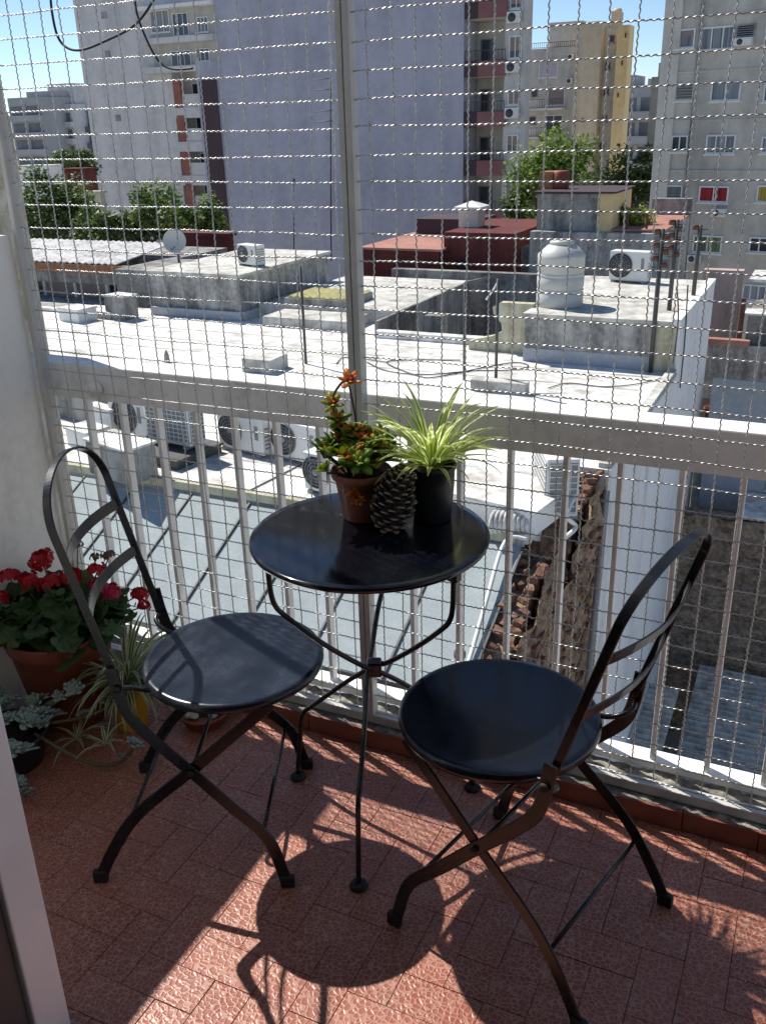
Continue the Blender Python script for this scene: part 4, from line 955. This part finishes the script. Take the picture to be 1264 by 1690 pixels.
# --- lavender block with balconies on its right side
Y = 58.0; A_ = lambda px, py: at(px, py, Y)
xl, xr = A_(356, 60)[0], A_(765, 150)[0]; xr2 = A_(866, 150)[0]; xb = A_(829, 150)[0]
o = ((xl+xr)/2, Y, GZ); b = bld('lavender_apartment_block', 'tall block with a blank lavender party wall facing the balcony', loc=o)
LL = lambda a: L(a, o)
zlow = A_(340, 100)[1]
xsplit = A_(545, 60)[0]
MB().box(LL((xl, Y, GZ)), LL((xsplit, Y+9, 11.8))).build('party_wall', M['purple'], b)
MB().box(LL((xsplit+.001, Y, GZ)), LL((xr, Y+9, 40))).build('party_wall', M['purple'], b)
MB().box(LL((A_(322,110)[0], Y+.05, GZ)), LL((xl-.002, Y+8.5, zlow))).build('lower_wing', M['purple'], b)
zm = A_(340, 131)[1]; MB().box(LL((A_(329,131)[0], Y-.06, GZ)), LL((A_(357,131)[0], Y-.002, zm))).build('maroon_band', M['maroon'], b)
MB().box(LL((xr, Y+2.4, GZ)), LL((xb, Y+4.5, 26))).build('balcony_wall', M['render'], b)
MB().box(LL((xb, Y+.3, GZ)), LL((xr2, Y+1.1, 26))).build('street_wall', M['towerwhite'], b)
bots = [126, 209, 289, 371, 29]          # undersides of the maroon balcony parapets in the survey photo
for i, py in enumerate(bots):
    z = A_(795, py)[1]; x0, x1 = xr+.02, A_(831, 150)[0]
    sl_b = MB().box(LL((x0, Y+.1, z)), LL((x1+.2, Y+2.39, z+.18))).build('balcony_slab', M['render'], b)
    MB().box(LL((x0, Y+.02, z)), LL((x0+.85, Y+.099, z+.86))).build('parapet', M['maroon'], sl_b); MB().box(LL((x0+.852, Y+.02, z)), LL((x1+.1, Y+.099, z+.86))).build('parapet', M['balmar'], sl_b)
    railing_part(sl_b, x0-o[0], x1-o[0], Y+.15-o[1], z+.86-o[2], z+1.45-o[2], 12)
    window(b, x0+.2-o[0], x0+1.1-o[0], z+.2-o[2], z+2.2-o[2], 2.4, 'pane', 'shut', 0, sill=False); window(b, x0+1.7-o[0], min(x0+2.5, xb-.1)-o[0], z+.9-o[2], z+2.1-o[2], 2.4, 'paneblue', 'cwhite', 0)
for i, (p0, p1, q0, q1, sh) in enumerate(((838, 858, 58, 95, .6), (836, 855, 146, 172, .95), (834, 852, 222, 250, .55), (832, 850, 297, 328, .95), (830, 848, 372, 392, .4), (840, 860, -20, 12, .7))):
    x0, z1 = A_(p0, q0); x1, z0 = A_(p1, q1); window(b, x0-o[0], x1-o[0], z0-o[2], z1-o[2], .3, 'pane', 'cwhite', 1, sh)
    if i in (0, 1, 5): wall_ac(b, x0-.1-o[0], x0+.75-o[0], z0-.75-o[2], z0-.15-o[2], .3)
# a thin TV aerial in front of the lavender wall
for (px, p0, p1, Ya, lab) in ((548, 395, 122, 32., 'tall thin television aerial in front of the lavender wall'), (487, 400, 300, 32., 'short roof aerial with a round head by the lavender wall')):
    x0, z0 = at(px-3, p0, Ya); x1, z1 = at(px-3, p1, Ya); a_ = thing('aerial', lab, 'aerial', (x0, Ya, -3.2)); MB().tube([(0,0,0),(x1-x0,0,z1+3.2)], .028, 6).build('mast', M['steel'], a_)
    if px == 548:
        for k in range(5): MB().tube([(-.35,0,z1+3.2-.15-.35*k),(.35,0,z1+3.2-.12-.35*k)], .016, 5).build('element', M['steel'], a_)
    else: MB().lathe([(0,0),(.09,.05),(.05,.14),(0,.15)], 10).build('head', M['steel'], a_, (x1-x0, 0, z1+3.2))

# --- white tower on the left with a column of loggias
Y = 82.0; A_ = lambda px, py: at(px, py, Y)
xl, xm, xr = A_(120, 0)[0], A_(286, 150)[0], A_(352, 60)[0]; o = ((xl+xm)/2, Y, GZ); b = bld('white_tower', 'tall white tower with brick-red loggia panels left of the lavender block', loc=o)
MB().box(LL((xl, Y, GZ)), LL((xm, Y+18, 19))).build('blank_wall', M['towerwhite'], b)
ztop = A_(340, 12)[1]
MB().box(LL((xm, Y+1.8, GZ)), LL((xr+6, Y+18, ztop))).build('loggia_wall', M['greyrender'], b)
for i, (q0, q1) in enumerate(((133, 176), (190, 232), (250, 288), (302, 342))):
    x0, z1 = A_(285+i*7, q0); x1, z0 = A_(301+i*7, q1); pb = MB().box(LL((x0, Y-.05, z0)), LL((x1, Y+.25, z1))).build('brick_panel', M['brickred'], b)
    x2 = A_(331+i*7, q0)[0]
    MB().box(LL((xm-.3, Y-.02, z0-1.0)), LL((x2, Y+1.79, z0-.06))).build('loggia_slab', M['towerwhite'], b)
    MB().box(LL((x1+.02, Y+.1, z0-.05)), LL((x2, Y+.18, z0+1.15))).build('loggia_parapet', M['towerwhite'], b)
    window(b, x1+.1-o[0], x2-.1-o[0], z0+.1-o[2], z1-.2-o[2], 1.8, 'pane', 'cwhite', 1, sill=False)
for (p0, p1, q0, q1, pn) in ((250, 285, 18, 52, 'paneblue'), (287, 316, 22, 58, 'pane'), (328, 348, 28, 52, 'paneblue'), (285, 320, 84, 108, 'pane'), (326, 350, 80, 100, 'pane')):
    x0, z1 = A_(p0, q0); x1, z0 = A_(p1, q1); fr = window(b, x0-o[0], x1-o[0], z0-o[2], z1-o[2], -.3, pn, 'cwhite', 2)
MB().box(LL((A_(248,18)[0], Y-.28, A_(280,112)[1])), LL((xr+.5, Y+1.79, A_(280,9)[1]))).build('upper_bay', M['sage'], b)
for q in (62, 110): MB().box(LL((A_(245,q)[0], Y-1.1, A_(280,q+10)[1])), LL((xr+.6, Y-.281, A_(280,q)[1]))).build('bay_balcony', M['towerwhite'], b)
MB().box(LL((A_(235,5)[0], Y-1.3, A_(290,14)[1])), LL((xr+.8, Y+2, A_(290,8)[1]))).build('roof_canopy', M['cwhite'], b)
for (px, py) in ((172, 24), (178, 88), (195, 194)):
    x0, z0 = A_(px, py); MB().box(LL((x0-.35, Y-.03, z0-.3)), LL((x0+.35, Y-.001, z0+.3))).build('wall_vent', M['conc2'], b)

# --- far left blocks
def slab_tower(label, Y, x0, x1, ztop, floors, dz, mat='farstone', depth=15, setb=None):
    o = ((x0+x1)/2, Y, GZ); b = bld('far_apartment_block', label, loc=o, group='far apartment blocks')
    MB().box(L((x0, Y, GZ), o), L((x1, Y+depth, ztop), o)).build('wall', M[mat], b)
    for k in range(floors):
        z = ztop-1.0-(k+1)*dz
        MB().box(L((x0+.5, Y-.05, z+.9), o), L((x1-.5, Y-.001, z+dz-.45), o)).build('window_band', M['fardark'], b)
        MB().box(L((x0-.2, Y-1.0, z-.1), o), L((x1+.2, Y-.002, z+.85), o)).build('balcony', M[mat], b)
        n = max(2, int((x1-x0)/3.2))
        for j_ in range(1, n): xx = x0+(x1-x0)*j_/n; MB().box(L((xx-.25, Y-.12, z+.851), o), L((xx+.25, Y-.052, z+dz-.2), o)).build('pier', M[mat], b)
    if setb:
        for (a0, a1, zz) in setb: MB().box(L((a0, Y+2, ztop), o), L((a1, Y+9, zz), o)).build('penthouse', M[mat], b)
    return b
Y = 140; A_ = lambda px, py: at(px, py, Y)
slab_tower('distant grey block with banded balconies at the far left', Y, A_(18,200)[0], A_(72,200)[0], A_(40,160)[1], 5, 2.9, setb=[(A_(30,155)[0], A_(62,155)[0], A_(45,150)[1])])
slab_tower('distant pale block with a dark lift tower at the far left', Y+6, A_(73,200)[0]*1.04, A_(118,200)[0]*1.04, A_(90,172)[1]*1.03, 5, 2.9, 'towerwhite', setb=[(A_(62,140)[0]*1.04, A_(104,140)[0]*1.04, A_(90,136)[1]*1.03)])
slab_tower('distant low bluish block beside the white tower', 150, at(126,200,150)[0], at(152,200,150)[0], at(140,180,150)[1], 5, 2.9, 'fardark')
# --- far blocks in the gap on the right
Y = 130; A_ = lambda px, py: at(px, py, Y)
slab_tower('distant stepped block seen in the gap right of the ochre building', Y, A_(1026,200)[0], A_(1078,200)[0], A_(1050,140)[1], 7, 2.9, setb=[(A_(1028,130)[0], A_(1042,130)[0], A_(1035,122)[1]), (A_(1064,135)[0], A_(1076,135)[0], A_(1070,128)[1])])
Y = 66; A_ = lambda px, py: at(px, py, Y)
x0, x1 = A_(1066, 250)[0], A_(1125, 250)[0]; o = ((x0+x1)/2, Y, GZ); b = bld('grey_green_block', 'narrow grey-green block peeking out left of the pale grey flats', loc=o)
MB().box(LL((x0, Y, GZ)), LL((x1, Y+15, A_(1080,126)[1]))).build('wall', M['sage'], b)
MB().box(LL((A_(1078,100)[0], Y+2, A_(1080,126)[1])), LL((x1, Y+13, A_(1090,100)[1]))).build('penthouse', M['sage'], b); MB().box(LL((A_(1088,80)[0], Y+3, A_(1090,100)[1])), LL((x1, Y+10, A_(1095,72)[1]))).build('lift_house', M['sage'], b)
MB().box(LL((A_(1086,108)[0], Y+1.9, A_(1090,112)[1])), LL((A_(1099,108)[0], Y+1.99, A_(1090,101)[1]))).build('window', M['pane'], b)
x0_, z1_ = A_(1081, 214); x1_, z0_ = A_(1088, 219); wall_ac(b, x0_-o[0], x1_-o[0], z0_-o[2], z1_-o[2], 0)

# --- beige and ochre building, sunlight on the wings put into their colours
Y = 92.0; A_ = lambda px, py: at(px, py, Y)
X_ = lambda px: A_(px, 180)[0]; Zp = lambda py: A_(950, py)[1]
o = (X_(950), Y, GZ); b = bld('beige_apartment_block', 'older apartment block, wings coloured sunlit beige and ochre, with small dark windows behind the tree', loc=o)
MB().box(LL((X_(862), Y, GZ)), LL((X_(948), Y+6, Zp(76)))).build('grey_front', M['greyrender'], b)
MB().box(LL((X_(948), Y-.8, GZ)), LL((X_(989), Y+3, Zp(38)))).build('beige_suntone_wing', M['beige'], b)
MB().box(LL((X_(989), Y+.6, GZ)), LL((X_(1014), Y+3, Zp(46)))).build('recessed_wall', M['greyrender'], b)
MB().box(LL((X_(1014), Y-.8, GZ)), LL((X_(1033), Y+1.2, Zp(47)))).build('ochre_suntone_wing', M['ochre'], b)
MB().box(LL((X_(892), Y+2, Zp(76))), LL((X_(946), Y+5, Zp(30)))).build('penthouse', M['greyrender'], b)
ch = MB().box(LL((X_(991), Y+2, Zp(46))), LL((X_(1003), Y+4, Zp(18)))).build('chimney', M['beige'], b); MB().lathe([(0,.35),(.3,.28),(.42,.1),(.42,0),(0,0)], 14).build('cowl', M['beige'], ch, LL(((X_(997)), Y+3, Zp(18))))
railing_part(b, X_(875)-o[0], X_(946)-o[0], -.05, Zp(76)-o[2]+.05, Zp(66)-o[2], 22)
window(b, X_(887)-o[0], X_(918)-o[0], Zp(125)-o[2], Zp(95)-o[2], 0, 'pane', 'cwhite', 0, .98, 'shutpale'); window(b, X_(903)-o[0], X_(931)-o[0], Zp(172)-o[2], Zp(140)-o[2], 0, 'pane', 'cwhite', 0, .98); window(b, X_(876)-o[0], X_(887)-o[0], Zp(157)-o[2], Zp(142)-o[2], 0, 'pane', 'conc', 0)
window(b, X_(900)-o[0], X_(929)-o[0], Zp(221)-o[2], Zp(188)-o[2], 0, 'pane', 'cwhite', 1); window(b, X_(873)-o[0], X_(885)-o[0], Zp(203)-o[2], Zp(189)-o[2], 0, 'pane', 'conc', 0)
for q in (176, 223, 270): sb_ = MB().box(LL((X_(868), Y-1.4, Zp(q+4))), LL((X_(934), Y-.002, Zp(q)))).build('balcony_slab', M['render'], b); railing_part(sb_, X_(868)-o[0], X_(934)-o[0], -1.35, Zp(q)-o[2], Zp(q-15)-o[2], 16)
for q in (88, 128): wall_ac(b, X_(934)-o[0], X_(944)-o[0], Zp(q+9)-o[2], Zp(q)-o[2], 0)
for q, p in ((60, 996), (104, 992), (146, 992), (190, 992), (236, 990), (274, 988)): window(b, X_(p)-o[0], X_(p+9)-o[0], Zp(q+12)-o[2], Zp(q)-o[2], .6, 'pane', 'conc', 0)
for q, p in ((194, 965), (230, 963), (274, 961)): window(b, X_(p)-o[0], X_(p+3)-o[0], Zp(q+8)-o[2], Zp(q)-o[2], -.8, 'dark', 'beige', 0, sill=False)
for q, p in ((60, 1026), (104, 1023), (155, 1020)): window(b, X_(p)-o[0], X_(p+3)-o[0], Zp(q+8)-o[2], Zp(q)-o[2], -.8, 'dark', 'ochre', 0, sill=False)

# --- pale grey flats on the right, turned a little
ang = R(-11.5); P0 = Vector((at(1124, 60, 50.)[0], 50., 0)); fx = Vector((math.cos(ang), math.sin(ang), 0)); nn_ = Vector((-fx.y, fx.x, 0))
def FR(px, py):
    d = _f + (px-632)/FPX*_r - (py-845)/FPX*_u; t = ((P0-EYE).dot(nn_))/d.dot(nn_); p = EYE+d*t; return (p-P0).dot(fx), p.z-GZ
b = bld('grey_flats', 'stained pale grey apartment block filling the right side behind the mesh', loc=(P0.x, P0.y, GZ), rz=ang)
MB().box((0, 0, 0), (26, 16, 32)).build('wall', M['greyrender'], b)
MB().box((-.85, -.12, 0), (-.001, 5, 32)).build('corner_pilaster', M['render'], b)
for q in (26, 118, 200, 284): zz = FR(1190, q)[1]; MB().box((-.002, -.06, zz), (26, -.001, zz+.10)).build('floor_band', M['greyrender'], b)
xp = FR(1153, 90)[0]; MB().tube([(xp, -.10, 0), (xp, -.10, 32)], .07, 8).build('downpipe', M['conc2'], b)
WL = [((1158, 1210), (45, 80), 'paneblue', 2, None, None), ((1175, 1221), (135, 165), 'paneblue', 1, None, None), ((1116, 1144), (137, 165), 'pane', 0, None, 1), ((1109, 1134), (223, 250), 'pane', 1, None, None), ((1167, 1212), (222, 253), 'paneblue', 2, None, None),
      ((1100, 1125), (305, 333), 'paneblue', 0, None, 1), ((1155, 1201), (306, 334), 'curt_red', 1, None, None), ((1251, 1290), (305, 334), 'curt_yel', 1, None, None), ((1145, 1190), (387, 418), 'curt_green', 1, None, None), ((1238, 1285), (390, 418), 'pane', 2, None, None), ((1227, 1263), (468, 497), 'paneblue', 2, None, None), ((1258, 1300), (225, 252), 'paneblue', 1, None, None), ((1118, 1146), (48, 78), 'paneblue', 0, .3, None), ((1262, 1300), (138, 166), 'pane', 1, None, None), ((1265, 1300), (40, 70), 'pane', 1, .5, None)]
for (p0, p1), (q0, q1), pn, mu, sh, lv in WL:
    x0, z1 = FR(p0, q0); x1, z0 = FR(p1, q1); window(b, x0, x1, z0, z1, 0, pn, 'cwhite', mu, sh, 'shut', True, bool(lv))
x0, z1 = FR(1216, 40); x1, z0 = FR(1246, 61); window(b, x0, x1, z0, z1, 0, 'dark', 'conc', 0, None, 'shut', False, True)
for (p0, p1), (q0, q1) in (((1214, 1243), (63, 74)), ((1177, 1199), (343, 357)), ((1138, 1157), (419, 433))): x0, z1 = FR(p0, q0); x1, z0 = FR(p1, q1); wall_ac(b, x0, x1, z0, z1, 0)

# --- red house, concrete walls and terrace behind the white roof
Y = 28.0; A_ = lambda px, py: at(px, py, Y)
o = (-11.5, 29, GZ); b = bld('red_house', 'low dark red painted house with a pinkish flat roof in front of the lavender wall', loc=o)
zr = -2.05
MB().box(LL((-13.6, 27.2, GZ)), LL((-11.0, 33, zr-.03))).build('wall', M['redpaint'], b); MB().box(LL((-13.7, 27.1, zr-.028)), LL((-10.9, 33.1, zr+.04))).build('roof', M['redroof'], b)
MB().box(LL((-10.995, 27.6, GZ)), LL((-8.7, 32, -1.55))).build('side_wall', M['redpaint'], b); MB().box(LL((-8.695, 28.2, GZ)), LL((-7.2, 32, -2.0))).build('annexe', M['conc2'], b)
MB().box(LL((-13.4, 31.0, zr+.041)), LL((-11.1, 32.9, -1.5))).build('rear_parapet', M['maroon'], b)
window(b, -10.6-o[0], -10.2-o[0], -3.0-o[2], -2.3-o[2], 27.6-o[1], 'dark', 'redpaint', 0, sill=False)
window(b, -8.2-o[0], -7.8-o[0], -3.0-o[2], -2.2-o[2], 28.2-o[1], 'dark', 'conc', 0, sill=False)
Yc = 29.0; x0, z1 = at(753, 345, Yc); x1, z0 = at(790, 382, Yc)
cp = thing('chimney_stack', 'square pale chimney with a pyramid cap on the red house', 'chimney', ((x0+x1)/2, Yc+.4, -1.549)); hh = z1+1.55; MB().box((-.33, -.33, 0), (.33, .33, hh)).build('shaft', M['render'], cp)
MB().add([(-.45,-.45,hh+.001),(.45,-.45,hh+.001),(.45,.45,hh+.001),(-.45,.45,hh+.001),(-.45,-.45,hh+.07),(.45,-.45,hh+.07),(.45,.45,hh+.07),(-.45,.45,hh+.07),(0,0,hh+.24)], [(3,2,1,0),(0,1,5,4),(1,2,6,5),(2,3,7,6),(3,0,4,7),(4,5,8),(5,6,8),(6,7,8),(7,4,8)]).build('cap', M['cwhite'], cp)
o = (-6.5, 29, GZ); b = bld('concrete_boundary_wall', 'streaked grey concrete boundary wall behind the water tank', 'wall', loc=o)
x0, x1 = A_(874, 400)[0], A_(1100, 420)[0]
MB().box(LL((x0, 28, GZ)), LL((x1, 28.4, A_(950,383)[1]))).build('lower_wall', M['conc'], b)
x2 = A_(980, 350)[0]; x3 = A_(1006, 350)[0]
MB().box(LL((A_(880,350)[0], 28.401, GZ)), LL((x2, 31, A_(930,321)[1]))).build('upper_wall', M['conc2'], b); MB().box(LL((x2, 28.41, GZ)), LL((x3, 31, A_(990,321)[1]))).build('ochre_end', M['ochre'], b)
MB().box(LL((A_(880,350)[0]-.1, 28.30, A_(930,320)[1]+.001)), LL((x3+.1, 31.1, A_(930,317)[1]))).build('coping', M['maroon'], b)
MB().box(LL((x3, 28.401, GZ)), LL((x1-.15, 33, A_(1040,380)[1]-.05))).build('terrace_base', M['conc'], b)
MB().box(LL((x3, 28.30, A_(1040,380)[1]-.049)), LL((x1-.15, 33, A_(1040,380)[1]))).build('terrace_floor', M['redroof'], b)
for px in (1030, 1063): x_ = A_(px, 360)[0]; MB().box(LL((x_-.03, 28.45, A_(px,380)[1])), LL((x_+.03, 28.51, A_(px,355)[1]))).build('terrace_post', M['rust'], b)
MB().box(LL((x3+.3, 33.001, GZ)), LL((x1-.15, 33.4, A_(1040,350)[1]))).build('back_wall', M['conc2'], b)
x0, z1 = at(915, 288, 29.5); x1, z0 = at(932, 318, 29.5); tag(MB().lathe([(0,0),(.24,0),(.26,.05),(.26,z1-z0-.05),(.2,z1-z0),(0,z1-z0)], 18).build('orange_drum', M['clay'], None, ((x0+x1)/2, 29.6, A_(930,317)[1]+.001)), 'orange drum standing on top of the concrete wall in the tree', 'drum')
x0, z1 = at(892, 288, 29.5); x1 = at(914, 288, 29.5)[0]; zb = A_(930,317)[1]+.001; tag(MB().bbox((x0, 29.4, zb), (x1, 30.1, zb+.5), .01).build('brown_crate', M['wood']), 'brown box standing beside the orange drum on the wall', 'box')
# --- tin-roofed shed on the left
o = (-21, 24, GZ); b = bld('tin_roofed_shed', 'shed with a rusty bright tin roof and shaded front at the left', 'shed', loc=o)
corrugated('tin_roof', '', -25.5, -19.5, 22.4, 25.2, -2.10, -1.80, .25, 'sheet', 'y', b, o, None, .02)
MB().box(LL((-25.4, 22.36, -2.42)), LL((-19.1, 22.42, -2.16))).build('fascia_board', M['wood'], b); MB().box(LL((-25.4, 22.5, -2.75)), LL((-19.2, 22.6, -2.17))).build('front_panel', M['conc2'], b)
MB().box(LL((-26, 24.2, GZ)), LL((-18.9, 27.4, -2.2))).build('back_wall', M['conc2'], b); MB().box(LL((-25.9, 22.45, GZ)), LL((-24.3, 23.2, -2.25))).build('brick_pier', M['brickred'], b)
MB().box(LL((-18.9, 21.6, GZ)), LL((-16.63, 24.0, -2.12))).build('dark_side_wall', M['conc2'], b)
for i, x in enumerate((-23.2, -21.9, -20.6)): MB().box(LL((x, 23.0, -3.7)), LL((x+.10, 23.1, -2.75))).build('post', M['cwhite'], b)
for x in (-23.05, -21.75): MB().box(LL((x, 23.06, -3.6)), LL((x+1.1, 23.12, -2.8))).build('screen_panel', M['shut'], b)
MB().box(LL((-26, 19.82, GZ)), LL((-19.2, 24.19, -3.3))).build('yard', M['conc'], b)
box_thing('white_crate', 'small white box at the far left edge of the white roof', 'box', onz(130, 528, RZ), R(-10), .8, .6, .32, 'roofwhite', 'acwhite')
box_thing('pallet_stack', 'stack of pale planks at the far edge of the white roof', 'planks', onz(165, 521, RZ), R(-8), 1.4, .5, .16, 'sheet', 'conc')
box_thing('covered_bin', 'grey covered bin beside the dark shed wall', 'bin', onz(203, 525, RZ), R(-8), .7, .5, .6, 'sheet', 'conc2')
# --- low red wall and houses among the trees
for (nm, lab, p0, p1, q0, q1, Yw, mt) in (('red_garden_wall', 'low dark red wall between the satellite dish and the lavender block', 300, 375, 388, 430, 30., 'redpaint'), ('red_brick_house', 'small dark red house beyond the left trees', 100, 134, 280, 330, 62., 'redpaint'), ('white_flat_house', 'small bright white house beyond the left trees', 30, 78, 275, 330, 60., 'wallwhite'), ('stone_garden_wall', 'pale stone garden wall between the left trees', 120, 165, 318, 380, 46., 'creamwall')):
    x0, z1 = at(p0, q0, Yw); x1 = at(p1, q0, Yw)[0]; t = bld(nm, lab, 'wall' if 'wall' in nm else 'house', ((x0+x1)/2, Yw, GZ)); w_ = (x1-x0)/2
    MB().box((-w_, 0, 0), (w_, 1.6 if 'house' in nm else .4, z1-GZ)).build('wall', M[mt], t); MB().box((-w_-.1, -.1, z1-GZ+.001), (w_+.1, (1.6 if 'house' in nm else .4)+.1, z1-GZ+.12)).build('coping', M['roofwhite' if 'white' in nm else mt], t)

# --- trees
def foliage_mat(name, a, b): return leaf(name, a, b, .5, .35, 1.2, False)
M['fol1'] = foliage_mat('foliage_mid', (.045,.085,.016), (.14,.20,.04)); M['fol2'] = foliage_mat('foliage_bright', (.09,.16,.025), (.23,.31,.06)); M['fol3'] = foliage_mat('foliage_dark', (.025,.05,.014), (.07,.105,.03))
def tree(label, base, crown, rad, n, mats, size=.22, seed=1, cat='tree', name='leafy_tree', group=None):
    rng = random.Random(seed); t = thing(name, label, cat, base, 0, group); B = Vector(base); C = Vector(crown)-B
    tk = MB(); tk.tube(smooth([(0,0,0), C*.35+Vector((.2,.1,0)), C*.8], 4), [.22-.014*i for i in range(9)], 8); tk.build('trunk', M['brownstem'], t)
    clumps = []
    for i in range(26):
        u = Vector((rng.gauss(0,1), rng.gauss(0,1), rng.gauss(0,1))).normalized()*rng.random()**.45; p = C+Vector((u.x*rad[0], u.y*rad[1], u.z*rad[2])); clumps.append((p, rng.uniform(.22,.42)*min(rad)))
        if i < 12: MB().tube(smooth([C*rng.uniform(.55,.8), (C*.7+p)/2+Vector((0,0,.1)), p], 3), [.07,.06,.05,.04,.03,.022,.014], 5).build('limb', M['brownstem'], t)
    mbs = [MB() for _ in mats]
    for i in range(n):
        p, r_ = clumps[rng.randrange(len(clumps))]; d = Vector((rng.gauss(0,1), rng.gauss(0,1), rng.gauss(0,1))).normalized(); q = p+d*r_*rng.random()**.4*1.5
        e = Vector((rng.gauss(0,1), rng.gauss(0,1), rng.gauss(0,.6))).normalized(); f = e.cross(d+Vector((.01,0,.3))).normalized(); s_ = size*rng.uniform(.5,1.1)
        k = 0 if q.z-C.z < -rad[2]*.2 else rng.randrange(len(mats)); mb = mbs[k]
        mb.add([q-e*s_, q-f*s_*.42+Vector((0,0,.02)), q+e*s_*1.05, q+f*s_*.42], [(0,1,2,3)], 0)
    for mb, mt in zip(mbs, mats): mb.build('crown', M[mt], t)
    return t
def T(px, py, Yt): x_, z_ = at(px, py, Yt); return (x_, Yt, z_)
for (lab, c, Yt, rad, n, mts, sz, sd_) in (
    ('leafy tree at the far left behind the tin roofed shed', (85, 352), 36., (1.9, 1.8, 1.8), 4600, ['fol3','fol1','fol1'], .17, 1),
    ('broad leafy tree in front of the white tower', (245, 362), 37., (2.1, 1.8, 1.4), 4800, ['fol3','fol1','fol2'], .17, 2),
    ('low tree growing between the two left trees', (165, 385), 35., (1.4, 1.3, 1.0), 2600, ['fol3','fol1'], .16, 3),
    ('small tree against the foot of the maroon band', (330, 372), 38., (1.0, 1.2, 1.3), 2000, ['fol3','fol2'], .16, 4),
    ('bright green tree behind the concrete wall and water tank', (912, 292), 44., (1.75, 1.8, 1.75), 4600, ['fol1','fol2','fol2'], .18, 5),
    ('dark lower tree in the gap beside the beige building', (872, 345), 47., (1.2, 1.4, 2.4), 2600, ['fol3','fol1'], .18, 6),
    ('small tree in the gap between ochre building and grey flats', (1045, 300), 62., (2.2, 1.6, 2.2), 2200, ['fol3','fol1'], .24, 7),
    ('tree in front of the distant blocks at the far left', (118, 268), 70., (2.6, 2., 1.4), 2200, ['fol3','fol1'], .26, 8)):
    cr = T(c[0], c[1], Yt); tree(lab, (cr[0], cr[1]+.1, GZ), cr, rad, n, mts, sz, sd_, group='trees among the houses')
for i, (px, py, lab) in enumerate(((1016, 352, 'leafy shrub on the red terrace beside the ochre wall'), (1052, 362, 'yellowish shrub on the red terrace beside the grey flats'))):
    cr = T(px, py, 29.6); tree(lab, (cr[0], 29.6, at(px, 380, 28.)[1]+.001), cr, (.42, .4, .38), 900, ['fol1','fol2'] if i == 0 else ['fol2','lf_lime'], .07, 20+i, 'shrub', 'terrace_shrub')
